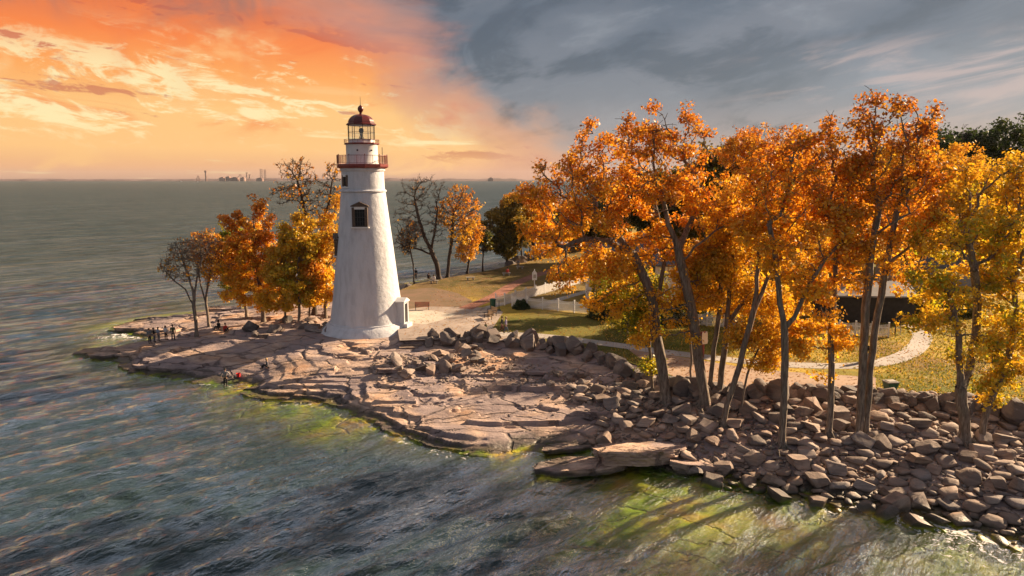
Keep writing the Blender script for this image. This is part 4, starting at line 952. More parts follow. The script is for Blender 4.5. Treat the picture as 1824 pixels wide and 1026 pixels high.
# bushes
def bush(p, rx, ry, h_, pal, label, seed, name='bush', n=2600, leaf=.12):
    r_ = np.random.default_rng(seed); o = r_.normal(0, 1, (n, 3)); o /= np.linalg.norm(o, axis=1, keepdims=True); o[:, 2] = np.abs(o[:, 2])
    o *= (.72 + .3 * r_.random(n))[:, None]; P_ = o * np.array([rx, ry, h_]) * (1 + .12 * np.sin(o[:, :1] * 9 + seed))
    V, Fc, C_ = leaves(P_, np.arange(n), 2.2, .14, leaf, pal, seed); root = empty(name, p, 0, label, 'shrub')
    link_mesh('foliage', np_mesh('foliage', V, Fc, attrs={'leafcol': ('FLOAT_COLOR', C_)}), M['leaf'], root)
    b = MB()
    for k in range(9):
        a = k * .7; b.tube((0, 0, -.1), (rx * .6 * math.cos(a), ry * .6 * math.sin(a), h_ * .75), .05, .02, 5)
    b.build('stem', M['darkbark'], root)
bush(at(928, 550, 3), 1.05, 1.0, 1.15, 'pine', 'round clipped dark shrub in front of the picket fence', 5)
bush(at(1075, 566, 3), 2.2, 2.0, 3.6, 'pine', 'dark evergreen shrub at the corner of the white house', 6, n=5000)
bush(at(1215, 575, 3), 3.4, 2.0, 2.8, 'pine', 'wide dark hedge behind the picket fence near the thick forked trunk', 7, n=6000)
bush(at(1145, 585, 3), 2.6, 2.0, 2.4, 'pine', 'low dark shrub between the house corner and the footpath', 8, n=5000)
bush(at(1105, 560, 3), 1.6, 1.4, 3.4, 'olive', 'yellow green shrub beside the dark evergreen one', 9, n=3500)
bush(at(1395, 545, 3), 6.0, 2.5, 3.2, 'pine', 'long dark hedge behind the far end of the picket fence', 10, n=9000, leaf=.2)
bush(at(1665, 560, 3), 5.0, 3, 3.0, 'green', 'dark hedge past the outbuilding', 15, n=8000, leaf=.2)

# ------------------------------------------------------------------ buildings
def house(name, p, rz, L, Wd, Hh, roofh, wall, roof, label, wins=(), over=.35, chimney=None, extra=None):
    o = empty(name, p, rz, label, 'house'); 
    b = MB(); b.prismx([(-Wd / 2, -.1), (Wd / 2, -.1), (Wd / 2, Hh), (0, Hh + roofh), (-Wd / 2, Hh)], -L / 2, L / 2); b.build('wall', M[wall], o)
    b = MB(); th = .18; sl_ = roofh / (Wd / 2); e = over
    for s_ in (-1, 1):
        pts = [(0, Hh + roofh + .02), (s_ * (Wd / 2 + e), Hh - sl_ * e + .02), (s_ * (Wd / 2 + e), Hh - sl_ * e + .02 + th), (0, Hh + roofh + .02 + th)]
        b.prismx(pts, -L / 2 - e, L / 2 + e)
    rf = b.build('roof', M[roof], o)
    if chimney: MB().box(chimney[:3], (.7, .7, chimney[3])).build('chimney', M['conc'], rf)
    for (side, a_, z_c, ww, wh, sh) in wins:   # side: 'f' front(-y) or 'l' gable(-x)
        wo_ = empty('window'); wo_.parent = o
        if side == 'f': wo_.location = (a_, -Wd / 2, z_c); wo_.rotation_euler = (0, 0, 0)
        else: wo_.location = (-L / 2, a_, z_c); wo_.rotation_euler = (0, 0, -math.pi / 2)
        b = MB()
        for s_ in (-1, 1): b.box((s_ * (ww / 2 + .05), -.03, 0), (.1, .1, wh + .2)); b.box((0, -.03, s_ * (wh / 2 + .05)), (ww, .1, .1))
        b.build('frame', M['white'], wo_)
        MB().box((0, -.01, 0), (ww, .04, wh)).build('pane', M['pane'], wo_)
        MB().box((0, -.04, 0), (ww, .03, .05)).box((0, -.04, 0), (.05, .034, wh)).build('glazing_bars', M['white'], wo_)
        if sh:
            for s_ in (-1, 1): MB().box((s_ * (ww / 2 + .32), -.04, 0), (.4, .06, wh + .1)).build('shutter', M['shutter'], wo_)
    return o
hp = at(1094, 538, 3.0)
H1 = house('keeper_house', Vector((hp.x + 3.2, hp.y + 4.5, 3.0)), R(-8), 13.0, 8.0, 5.2, 3.0, 'white', 'shingle', 'white two storey keeper house with green shutters and grey roof behind the orange trees',
      [('f', -4.6, 1.7, 1.0, 1.7, True), ('f', -1.4, 1.7, 1.0, 1.7, True), ('f', 1.9, 1.7, 1.0, 1.7, True), ('f', -4.6, 4.2, .9, 1.3, True), ('f', -1.4, 4.2, .9, 1.3, False), ('f', 1.9, 4.2, .9, 1.3, True), ('l', -1.9, 1.7, 1.0, 1.6, False), ('l', 1.9, 1.7, 1.0, 1.6, False), ('l', 0, 4.6, .9, 1.4, False)], chimney=(1.5, 0, 8.6, 1.8))
b = MB(); b.ring(.42, .04, 0, 24, 6); b.build('oval_sign', M['red'], H1, M=Matrix.Translation((-5.9, -4.06, 1.2)) @ Matrix.Diagonal((1.2, 1, .6, 1)) @ Matrix.Rotation(math.pi / 2, 4, 'X'))
b = MB(); b.box((-6.3, -4.05, 2.6), (.12, .12, 5.2)); b.build('corner_board', M['white'], H1)
pp = at(1180, 520, 3.0)
house('annex_house', Vector((pp.x + 1.5, pp.y + 9, 3.0)), R(70), 8.0, 5.5, 3.8, 2.2, 'white', 'shingle', 'white gabled wing with grey shingles seen through the forked orange tree', [('f', 0, 1.7, 1, 1.4, True), ('l', 0, 2.0, 1, 1.5, True)])
pf = at(1118, 500, 3.0)
tag(MB().tube((pf.x, pf.y + 7, 3), (pf.x, pf.y + 7, zy(390, pf.y + 7)), .07, .04).sphere((pf.x, pf.y + 7, zy(390, pf.y + 7)), .12).build('flagpole', M['white']), 'thin white pole rising beside the keeper house roof', 'flagpole')
ps_ = at(1548, 575, 3.0)
M['darkwall'] = plain('dark_boards', (.035, .03, .026), .8, var=.4, scale=2)  # near-black boards for the outbuilding walls
M['palemetal'] = plain('pale_roofing', (.22, .215, .215), .5, var=.2, scale=1)
house('outbuilding', Vector((ps_.x + .5, ps_.y + 3, 3.0)), R(-4), 9.5, 6.0, 3.2, 1.2, 'darkwall', 'palemetal', 'long low dark outbuilding with a pale metal roof behind the twin trunks')
pg_ = at(1700, 520, 3.0)
house('far_house', Vector((pg_.x, pg_.y + 8, 3.0)), R(8), 12.0, 7.0, 3.2, 2.2, 'conc', 'shingle', 'grey roofed house glimpsed behind the broad yellow tree', [('f', -3, 1.6, 1.2, 1.1, False), ('f', 2, 1.6, 1.2, 1.1, False)])

# ------------------------------------------------------------------ fences
def fence(a, b_, label, n_sp, hgt=1.42):
    a = Vector((*a[:2], 3.0)); b_ = Vector((*b_[:2], 3.0)); d = b_ - a; L = d.length; rz = math.atan2(d.y, d.x)
    o = empty('picket_fence', a, rz, label, 'fence', 'white picket fences around the keeper house')
    sp_ = L / n_sp; b = MB()
    npk = int(L / .135)
    for k in range(npk):
        x = (k + .5) * L / npk; f_ = (x % sp_) / sp_; h_ = hgt - .16 * math.sin(math.pi * f_) 
        b.box((x, 0, .07 + h_ / 2), (.07, .022, h_)); 
    b.build('pickets', M['white'], o)
    b = MB()
    for zz in (.32, 1.05): b.box((L / 2, .035, zz), (L, .045, .08))
    b.build('rails', M['white'], o)
    for k in range(n_sp + 1):
        MB().box((k * sp_, .03, .79), (.13, .13, 1.58)).box((k * sp_, .03, 1.60), (.17, .17, .06)).build('post', M['white'], o)
P3 = lambda a, b_: at(a, b_, 3.0)
fence(P3(883, 544), P3(899, 544), 'short white picket panel beside the green bin', 1)
fence(P3(899, 543), P3(1045, 502), 'white picket fence running back along the brick path', 9)
fence(P3(912, 546), P3(1052, 560), 'white picket fence facing the lawn beside the round shrub', 5)
fence(P3(1200, 576), P3(1320, 586), 'white picket fence seen between the thick grey trunks', 4)
fence(P3(1410, 592), P3(1582, 601), 'white picket fence ending by the dark sign post', 6)

# ------------------------------------------------------------------ street furniture
def bench(p, rz, label, wood='wood', L=1.7, name='bench', group=None):
    o = empty(name, p, rz, label, 'bench', group)
    b = MB()
    for k in range(4): b.box((0, -.18 + k * .13, .45), (L, .10, .035), bev=.006)
    b.build('seat', M[wood], o)
    b = MB(); rot = Matrix.Rotation(R(-12), 3, 'X')
    for k in range(4): b.box((0, .28 + k * .028, .56 + k * .125), (L, .03, .10), rot=rot)
    b.build('backrest', M[wood], o)
    for s_ in (-1, 1):
        b = MB(); x = s_ * (L / 2 - .12)
        b.box((x, -.2, .22), (.06, .07, .44)); b.box((x, .24, .22), (.06, .07, .44)); b.box((x, .02, .43), (.06, .5, .05)); b.box((x, .33, .72), (.05, .05, .56), rot=rot)
        b.box((x, .0, .66), (.07, .5, .05)); b.box((x, -.22, .55), (.05, .05, .22)); b.build('leg', M['dark'], o)
bench(P3(876, 561), R(-62), 'pale slatted bench on the plaza, the one closer to the green bin', name='plaza_bench', group='slatted benches on the plaza')
bench(P3(869, 568), R(-70), 'pale slatted bench on the plaza, the one closer to the child', name='plaza_bench', group='slatted benches on the plaza')
bench(P3(752, 552), R(6), 'red brown wooden bench standing where the dirt meets the plaza', 'redwood', 1.9)
def stone_bench(p, rz, label):
    o = empty('stone_bench', p, rz, label, 'bench', 'stone benches on the back lawn')
    MB().box((0, 0, .47), (1.5, .5, .1), bev=.02).build('seat', M['conc'], o)
    for s_ in (-1, 1): MB().box((s_ * .45, 0, .21), (.22, .4, .42), bev=.02).build('leg', M['conc'], o)
stone_bench(P3(838, 499), R(5), 'pale stone bench on the open back lawn')
stone_bench(P3(902, 491), R(5), 'pale stone bench with a person in red sitting on it')
stone_bench(P3(773, 505), R(5), 'pale stone bench below the back boulders by the person in white')
stone_bench(P3(926, 479), R(8), 'pale stone bench beside the person in grey')
def bin_(p, label, w_=.62, h_=.95, lid='dark'):
    o = empty('litter_bin', p, 0, label, 'litter bin')
    b = MB(); b.lathe([(w_ * .40, 0), (w_ * .42, .05), (w_ * .5, h_ - .05), (w_ * .52, h_)], 10); b.build('body', M['green'], o)
    MB().lathe([(w_ * .55, 0), (w_ * .55, .06), (w_ * .3, .14), (.04, .16)], 10, (0, 0, h_)).build('lid', M[lid], o)
bin_(P3(878, 549), 'dark green litter bin at the end of the picket fence', .8, 1.15, 'green')
o = empty('litter_bin', P3(1585, 699), R(8), 'green litter bin with a pale lid behind the boulder wall', 'litter bin')
b = MB(); bm = b.b
lo = [bm.verts.new((s1 * .30, s2 * .28, 0)) for s1, s2 in ((-1, -1), (1, -1), (1, 1), (-1, 1))]; hi = [bm.verts.new((s1 * .44, s2 * .38, .85)) for s1, s2 in ((-1, -1), (1, -1), (1, 1), (-1, 1))]
bm.faces.new(hi); bm.faces.new(lo)
for k in range(4): bm.faces.new((lo[k], lo[(k + 1) % 4], hi[(k + 1) % 4], hi[k]))
b.build('body', M['green'], o); MB().box((0, 0, .90), (.96, .84, .09), bev=.02).box((0, 0, .96), (.7, .6, .05), bev=.02).build('lid', M['conc'], o)
p = P3(889, 553); o = empty('lamp_post', p, 0, 'short dark post with a round base beside the pale benches', 'post')
MB().tube((0, 0, 0), (0, 0, .12), .28, .22, 12).build('base', M['dark'], o); MB().tube((0, 0, .1), (0, 0, 1.3), .05, .05).build('pole', M['dark'], o)
# house-shaped white sign by the fence
o = empty('notice_board', P3(952, 513), R(10), 'white pointed notice board on a post behind the picket fence', 'sign')
MB().box((0, 0, .8), (.12, .12, 1.6)).build('post', M['white'], o)
b = MB(); pts = [(-.36, 1.25), (.36, 1.25), (.36, 2.35), (0, 2.8), (-.36, 2.35)]
A = [b.b.verts.new((q[0], -.12, q[1])) for q in pts]; B_ = [b.b.verts.new((q[0], .12, q[1])) for q in pts]; b.b.faces.new(A); b.b.faces.new(B_)
for k in range(5): b.b.faces.new((A[k], A[(k + 1) % 5], B_[(k + 1) % 5], B_[k]))
bd = b.build('board', M['white'], o); MB().box((0, -.125, 1.85), (.42, .02, .55)).build('panel', M['conc'], bd)
MB().sphere((0, 0, 2.86), .07, n=8).build('finial', M['white'], bd)
# cream and red sign
o = empty('trail_sign', P3(1252, 637), R(28), 'tall sign with a cream board on a dark red post beside the grey trunk', 'sign')
MB().box((0, 0, 1.2), (.16, .16, 2.4), bev=.01).build('post', M['red'], o)
b = MB(); hw = .34; pts = [(-hw, 1.35)] + [(hw, 1.35), (hw + .08, 1.6), (hw, 1.85), (hw, 2.35), (hw - .1, 2.55), (.08, 2.42), (0, 2.38), (-.08, 2.42), (-hw + .1, 2.55), (-hw, 2.35), (-hw, 1.85), (-hw - .08, 1.6)]
A = [b.b.verts.new((q[0], -.16, q[1])) for q in pts]; B_ = [b.b.verts.new((q[0], -.09, q[1])) for q in pts]; b.b.faces.new(A); b.b.faces.new(B_)
for k in range(len(pts)): b.b.faces.new((A[k], A[(k + 1) % len(pts)], B_[(k + 1) % len(pts)], B_[k]))
b.build('board', M['cream'], o); MB().box((0, .11, 1.95), (.72, .06, 1.1), bev=.02).build('back_board', M['red'], o)
# dark sign by the path
o = empty('path_sign', P3(1603, 597), R(15), 'dark rounded sign board on a grey pole beside the bend of the path', 'sign')
MB().tube((0, 0, 0), (0, 0, 2.3), .04).build('pole', M['conc'], o)
MB().tube((0, -.09, 1.75), (0, -.03, 1.75), .42, n=16).box((0, -.06, 1.75), (.6, .055, 1.15)).build('board', M['dark'], o)
p = P3(1594, 596); tag(MB().tube(p, p + Vector((0, 0, 2.3)), .07).sphere(p + Vector((0, 0, 2.32)), .09).build('wooden_post', M['brownframe']), 'plain brown wooden post standing next to the dark sign', 'post')

# ------------------------------------------------------------------ people
SKIN = plain('skin', (.42, .24, .16), .55, var=.08)
CL = {}
def cloth(nm, c):
    if nm not in CL: CL[nm] = plain('cloth_' + nm, c, .9, var=.25, scale=9)
    return CL[nm]
def skin_obj(name, verts, edges, radii, mat, parent, sub=1):
    me = bpy.data.meshes.new(name); me.from_pydata([tuple(v) for v in verts], edges, []); o = link_mesh(name, me, mat, parent)
    sk = o.modifiers.new('skin', 'SKIN'); sk.use_smooth_shade = True
    sv = me.skin_vertices[0].data
    for k, r_ in enumerate(radii): sv[k].radius = (r_, r_) if not isinstance(r_, tuple) else r_
    sv[0].use_root = True
    s_ = o.modifiers.new('sub', 'SUBSURF'); s_.levels = sub; s_.render_levels = sub
    return o
def person(p, rz, label, top, legs, hair=(.05, .03, .02), pose='stand', H=1.72, arms='down', lean=0.0, group=None, held=None, hood=False, long_=False):
    o = empty('person', p, rz, label, 'person', group); s = H / 1.72
    V = lambda x, y, z: Vector((x, y, z)) * s
    if pose == 'stand':
        hip = .92; J = {'pel': V(0, 0, hip), 'waist': V(0, 0, 1.08), 'chest': V(0, -lean * .6, 1.30), 'neck': V(0, -lean, 1.48)}
        kneeL, ankL, toeL = V(.11, -.02, .50), V(.12, .02, .08), V(.13, -.15, .035)
        kneeR, ankR, toeR = V(-.11, -.06, .50), V(-.12, .0, .08), V(-.13, -.17, .035)
    elif pose == 'walk':
        J = {'pel': V(0, 0, .91), 'waist': V(0, 0, 1.07), 'chest': V(0, -.02, 1.30), 'neck': V(0, -.03, 1.48)}
        kneeL, ankL, toeL = V(.10, -.16, .50), V(.10, -.24, .09), V(.10, -.41, .05)
        kneeR, ankR, toeR = V(-.10, .05, .48), V(-.10, .26, .16), V(-.10, .13, .05)
    else:
        sh = {'bench': .50, 'ground': .13}[pose]
        J = {'pel': V(0, 0, sh + .08), 'waist': V(0, 0, sh + .24), 'chest': V(0, -.05, sh + .47), 'neck': V(0, -.09, sh + .65)}
        if pose == 'bench':
            kneeL, ankL, toeL = V(.12, -.46, sh + .06), V(.12, -.48, .09), V(.13, -.64, .04); kneeR, ankR, toeR = V(-.12, -.46, sh + .06), V(-.12, -.44, .09), V(-.13, -.60, .04)
        else:
            kneeL, ankL, toeL = V(.15, -.36, .46), V(.13, -.56, .09), V(.13, -.73, .04); kneeR, ankR, toeR = V(-.16, -.38, .42), V(-.13, -.60, .09), V(-.13, -.77, .04)
    nk = J['neck']; ch = J['chest']; hips = J['pel']
    shL, shR = nk + V(.19, .01, -.07), nk + V(-.19, .01, -.07)
    if arms == 'down': eL, wL = shL + V(.05, .02, -.28), shL + V(.06, -.05, -.53); eR, wR = shR + V(-.05, .02, -.28), shR + V(-.06, -.05, -.53)
    elif arms == 'front': eL, wL = shL + V(.05, -.05, -.27), shL + V(-.06, -.26, -.34); eR, wR = shR + V(-.05, -.05, -.27), shR + V(.06, -.26, -.34)
    else: eL, wL = shL + V(.20, .02, -.22), shL + V(.22, -.08, -.46); eR, wR = shR + V(-.20, .02, -.22), shR + V(-.18, -.10, -.44)
    hd = nk + V(0, -.02, .17)
    vs = [hips, J['waist'], ch, nk, nk + V(0, -.01, .07), hd, hd + V(0, .0, .10)]; rs = [.13, .115, (.15), .062, .052, .098, .075]; es = [(0, 1), (1, 2), (2, 3), (3, 4), (4, 5), (5, 6)]
    def add(par_, pt, r_): vs.append(pt); rs.append(r_); es.append((par_, len(vs) - 1)); return len(vs) - 1
    for sg, sh_, e_, w_ in ((1, shL, eL, wL), (-1, shR, eR, wR)):
        a = add(2, sh_, .06); a = add(a, e_, .043); a = add(a, w_, .028); dr_ = (w_ - e_).normalized(); pm = add(a, w_ + dr_ * .07 * s, .03)
        side = Vector((0, 1, 0)) if abs(dr_.y) < .7 else Vector((1, 0, 0)); inw = Vector((-sg, 0, 0))
        for k, ln in enumerate((.068, .080, .074, .056)):
            st = w_ + dr_ * .085 * s + side * (.024 - .016 * k) * s; a1 = add(pm, st + dr_ * ln * .5 * s, .0085); add(a1, st + (dr_ * ln * .9 + inw * .02) * s, .0075)
        t1 = add(pm, w_ + (dr_ * .035 + side * -.0 + side * .045) * s, .011); add(t1, w_ + (dr_ * .08 + side * .055 + inw * .015) * s, .009)
    for sg, kn, an, to in ((1, kneeL, ankL, toeL), (-1, kneeR, ankR, toeR)):
        a = add(0, hips + V(.09 * sg, 0, -.05), .095); a = add(a, kn, .06); a = add(a, an, .042); add(a, to, .04)
    body = skin_obj('body', vs, es, [r_ * s for r_ in rs], SKIN, o)
    # face: nose, eyes, mouth, ears
    b = MB(); b.sphere(hd + V(0, -.105, .0), .018 * s, (1, 1.3, 1.5), 8); 
    for sg in (-1, 1): b.sphere(hd + V(sg * .098, 0, .0), .022 * s, (.5, 1, 1.5), 8)
    b.build('nose_and_ears', SKIN, body)
    b = MB()
    for sg in (-1, 1): b.sphere(hd + V(sg * .034, -.092, .025), .011 * s, n=8)
    b.box(hd + V(0, -.092, -.045), (.045 * s, .01, .01)); b.build('eyes_and_mouth', M['dark'], body)
    # clothes: slightly wider shells
    tv = [hips + V(0, 0, -.02), J['waist'], ch, nk + V(0, 0, -.03)]; tr_ = [.155, .145, .17, .085]; te = [(0, 1), (1, 2), (2, 3)]
    def ad(par_, pt, r_): tv.append(pt); tr_.append(r_); te.append((par_, len(tv) - 1)); return len(tv) - 1
    for sh_, e_, w_ in ((shL, eL, wL), (shR, eR, wR)):
        a = ad(2, sh_, .078); a = ad(a, e_, .060); ad(a, w_, .046)
    skin_obj('jacket', tv, te, [r_ * s for r_ in tr_], top, o)
    lv = [hips + V(0, 0, .05), hips + V(0, 0, -.02)]; lr_ = [.14, .14]; le = [(0, 1)]
    for sg, kn, an in ((1, kneeL, ankL), (-1, kneeR, ankR)):
        lv.append(hips + V(.09 * sg, 0, -.07)); lr_.append(.11); le.append((1, len(lv) - 1)); lv.append(kn); lr_.append(.078); le.append((len(lv) - 2, len(lv) - 1)); lv.append(an + V(0, 0, .01)); lr_.append(.06); le.append((len(lv) - 2, len(lv) - 1))
    skin_obj('trousers', lv, le, [r_ * s for r_ in lr_], legs, o)
    b = MB()
    for an, to in ((ankL, toeL), (ankR, toeR)):
        b.tube(an + V(0, .04, -.03), to, .052 * s, .042 * s, 8); b.sphere(to, .045 * s, (1, 1.2, .8), 8)
    b.build('shoes', M['dark'], o)
    hm = cloth('hair%.2f' % hair[0], hair); b = MB()
    if hood: b.sphere(hd + V(0, .02, .02), .135 * s, (1, 1, 1.15))
    else: b.sphere(hd + V(0, .025, .045), .112 * s, (1, 1.05, 1.05))
    if long_: b.sphere(hd + V(0, .07, -.09), .09 * s, (1, .6, 1.5))
    b.build('hair', hm, o)
    return o
dk = cloth('charcoal', (.035, .035, .045)); bl = cloth('black', (.015, .015, .018)); lt = cloth('pale_blue', (.36, .42, .52)); wh = cloth('white', (.68, .66, .64))
gn = cloth('olive_green', (.06, .08, .035)); jn = cloth('denim', (.05, .07, .12)); rd = cloth('red', (.60, .05, .04)); lv_ = cloth('lavender', (.36, .33, .48)); gy_ = cloth('grey', (.22, .22, .23)); mar = cloth('maroon', (.10, .02, .02))
GG = 'people standing together on the rocks at the point'
for (px, py, top, lg, hr, lab, H, arms, rz) in [
    (267, 611, gy_, dk, (.10, .06, .03), 'person in a grey jacket at the water side end of the standing group', 1.7, 'down', 60),
    (275, 609, bl, jn, (.03, .02, .02), 'person in a black jacket and blue jeans within the standing group', 1.66, 'front', 120),
    (283, 607, lt, gy_, (.30, .20, .10), 'person in pale blue clothes beside the one in black', 1.6, 'down', 150),
    (296, 605, wh, bl, (.03, .02, .02), 'dark haired person in a white top and black trousers looking at the lake', 1.62, 'front', 170),
    (309, 606, gn, dk, (.08, .05, .03), 'person in an olive green jacket standing at the inland end of the group', 1.8, 'down', 200)]:
    person(gl_(px, py, 1.1), R(rz), lab, top, lg, hr, 'stand', H, arms, group=GG, long_=(H < 1.67))
person(gl_(401, 591, 1.6), R(60), 'person in a bright red jacket sitting on the rocks under the thin tree', rd, bl, (.04, .02, .02), 'ground', 1.75)
person(gl_(391, 588, 1.6), R(-30), 'person in dark clothes sitting close beside the one in red', bl, bl, (.04, .025, .02), 'ground', 1.8, hood=True)
wq = at(402, 688, -.05); wq.z = min(hz(wq.x, wq.y), -.02)
person(wq, R(185), 'person in a grey and black wetsuit wading in the green shallows', gy_, bl, (.02, .02, .02), 'stand', 1.75, 'out', .06)
person(gl_(477, 656, 1.2), R(-60), 'blond person in a black jacket sitting on the open rock shelf', cloth('blondtop', (.10, .10, .12)), bl, (.60, .40, .20), 'ground', 1.68, long_=True)
person(P3(894, 591), R(100), 'walker in a black top and maroon trousers on the footpath', bl, mar, (.03, .02, .02), 'walk', 1.7, group='couple walking on the footpath')
person(P3(901, 593), R(95), 'walker in a lavender shirt and jeans on the footpath', lv_, jn, (.35, .25, .15), 'walk', 1.75, group='couple walking on the footpath')
person(P3(865, 593), R(30), 'small child in an olive top standing behind the boulders', gn, bl, (.25, .15, .08), 'stand', 1.15)
person(P3(1541, 644), R(-20), 'walker in a dark jacket partly hidden by the straighter twin trunk', bl, gy_, (.04, .03, .02), 'walk', 1.78, group='couple walking behind the twin trunks')
person(P3(1549, 643), R(-10), 'walker in a black top and pale jeans between the twin trunks', bl, cloth('paleblue_jeans', (.20, .26, .34)), (.22, .12, .06), 'walk', 1.68, 'down', group='couple walking behind the twin trunks')
person(at(741, 497, 3.2), R(190), 'person in black standing on the back boulders looking at the lake', bl, bl, (.02, .02, .02), 'stand', 1.75)
person(at(764, 497, 3.4), R(190), 'person in dark clothes sitting on the back boulders', bl, dk, (.03, .02, .02), 'ground', 1.7)
q = P3(773, 505); person(Vector((q.x, q.y, 3.0)), R(180), 'person in white sitting on the stone bench by the back boulders', wh, dk, (.10, .07, .05), 'bench', 1.7)
q = P3(903, 491); person(Vector((q.x + .1, q.y, 3.0)), R(180), 'person in red sitting on the stone bench far back on the lawn', rd, dk, (.04, .02, .02), 'bench', 1.7)
person(P3(923, 478), R(170), 'person in grey standing beside a stone bench on the back lawn', gy_, gy_, (.3, .3, .3), 'stand', 1.75)
# red bucket
q = gl_(425, 672, .7); o = empty('bucket', q, 0, 'bright red bucket on the ledge beside the wader', 'bucket')
MB().lathe([(.15, 0), (.16, .02), (.21, .36), (.225, .37), (.20, .36), (.15, .06)], 16).build('body', cloth('bucket_red', (.65, .03, .03)), o)
b = MB()
for k in range(10): a, c_ = math.pi * k / 10, math.pi * (k + 1) / 10; b.tube((.21 * math.cos(a), 0, .36 + .16 * math.sin(a)), (.21 * math.cos(c_), 0, .36 + .16 * math.sin(c_)), .01, n=5)
b.build('handle', M['dark'], o)

# ------------------------------------------------------------------ rocks
def rock_base(seed, flat=1.0, sub=4, ncut=13, rough=.05):
    r_ = np.random.default_rng(seed); bm = bmesh.new(); bmesh.ops.create_icosphere(bm, subdivisions=sub, radius=1.0)
    V = np.array([v.co[:] for v in bm.verts]); Fc = np.array([[q.index for q in f.verts] for f in bm.faces]); bm.free()
    qb = np.array(Matrix.Rotation(r_.uniform(-.5, .5), 3, 'X') @ Matrix.Rotation(r_.uniform(-.5, .5), 3, 'Y'))
    for ax in (range(3) if (seed // 7) % 3 else ()):
        for sg in (-1, 1):
            n = qb[:, ax] * sg + r_.normal(0, .16, 3); n /= np.linalg.norm(n); d = r_.uniform(.42, .66); e = V @ n - d; V = V - np.outer(np.clip(e, 0, None) * .985, n)
    ncut = ncut // 2 if (seed // 7) % 3 else ncut + 3
    for k in range(ncut):
        n = r_.normal(0, 1, 3); n /= np.linalg.norm(n); d = r_.uniform(.50, .86); e = V @ n - d; V = V - np.outer(np.clip(e, 0, None) * .96, n)
    V *= np.array([1.0, r_.uniform(.65, .95), flat * r_.uniform(.75, 1.0)])
    nn = np.linalg.norm(V, axis=1, keepdims=True)
    w_ = fbm(V[:, 0] * 2.3 + seed + V[:, 2], V[:, 1] * 2.3 + V[:, 2] * 1.7, 4); V = V * (1 + rough * w_[:, None])
    strata = .02 * np.sin(V[:, 2] * (18 + seed % 5) + seed); V[:, :2] *= (1 + strata)[:, None]
    V /= np.abs(V[:, 0]).max()
    return V, Fc
SHAPES = {}
def rock_mesh(kind, k):
    key = (kind, k)
    if key not in SHAPES:
        V, Fc = rock_base(100 + k * 7 + (50 if kind == 'flat' else 0), .95 if kind == 'boulder' else (.42 if kind == 'slab' else .50), 4 if kind != 'small' else 2, 13)
        me = np_mesh(kind, V, Fc, smooth=True); me.set_sharp_from_angle(angle=R(28)); me.materials.append(M['darkrock' if kind == 'boulder' else 'rock']); SHAPES[key] = me
    return SHAPES[key]
LM = [(656, 608, 'the lighthouse foot'), (720, 606, 'the plaza steps'), (865, 600, 'the child'), (900, 600, 'the walking couple'), (1000, 610, 'the footpath wall'), (1085, 640, 'the yellow green tree'), (1163, 702, 'the thin dark stem'),
      (1188, 718, 'the house leaning trunk'), (1231, 698, 'the slim pale sapling'), (1255, 724, 'the thick forked trunk'), (1281, 706, 'the straight greenish trunk'), (1285, 760, 'the leaning grey trunk'),
      (1320, 735, 'the bent sapling'), (1394, 795, 'the V forked trunk'), (1477, 776, 'the dark straight trunk'), (1530, 782, 'the twin trunks'), (1585, 720, 'the green litter bin'), (1720, 788, 'the stout forked trunk'),
      (1746, 788, 'the outermost leaning trunk'), (1145, 810, 'the great tilted slab'), (1030, 835, 'the algae edged slab'), (1245, 832, 'the hollowed slab'), (740, 640, 'the heap of grey blocks'), (850, 760, 'the shelf edge'),
      (1380, 880, 'the corner of the shallow bay'), (1560, 897, 'the lapping waves'), (1690, 915, 'the breaking foam'), (1800, 950, 'the foamy last stones'), (1640, 850, 'the middle of the rubble'), (1450, 850, 'the rubble above the bay'), (1750, 860, 'the yellow tree rubble'), (1090, 770, 'the slab top ledge'), (740, 500, 'the back shore sitter'), (840, 488, 'the stone bench'), (950, 465, 'the far row of slim trunks'),
      (590, 585, 'the tower and the trees'), (470, 580, 'the clump of trees'), (385, 555, 'the thin rust tree')]
ORD = 'first second third fourth fifth sixth seventh eighth ninth tenth eleventh twelfth thirteenth fourteenth fifteenth sixteenth seventeenth eighteenth nineteenth twentieth'.split()
used_lab = {}
def proj(p):
    d = Vector(p) - Vector((0, 0, CAMH)); fw = d.y * _c - d.z * _s; upv = d.y * _s + d.z * _c
    return CX + F * d.x / fw, CY - F * upv / fw
def rock_label(kind, p, size, flat):
    x, y = proj(p); l = min(LM, key=lambda q: (q[0] - x) ** 2 + ((q[1] - y) * 1.6) ** 2)
    szw = 'huge' if size > 1.15 else 'big' if size > .8 else 'medium' if size > .5 else 'small'
    dx, dy = x - l[0], y - l[1]
    side = ('inland of' if dy < 0 else 'lakeward of') if abs(dy) > abs(dx) * .6 else ('toward the lighthouse from' if dx < 0 else 'beyond')
    base_ = f'{szw} {flat} {kind} {side} {l[2]}'
    k = used_lab.get(base_, 0); used_lab[base_] = k + 1
    if k == 0: return base_
    return f'{szw} {flat} {kind}, {ORD[min(k, 19)]} {side} {l[2]}'
PEND = []
def add_rock(name, p, size, kind, rz, tilt=(0, 0), sq=(1, 1, 1), group=None, flat='grey', lab=None, kword='boulder'):
    PEND.append(dict(name=name, p=Vector(p), size=size, kind=kind, rz=rz, tilt=tilt, sq=sq, group=group, flat=flat, lab=lab, kw=kword))
rr_ = np.random.default_rng(77)
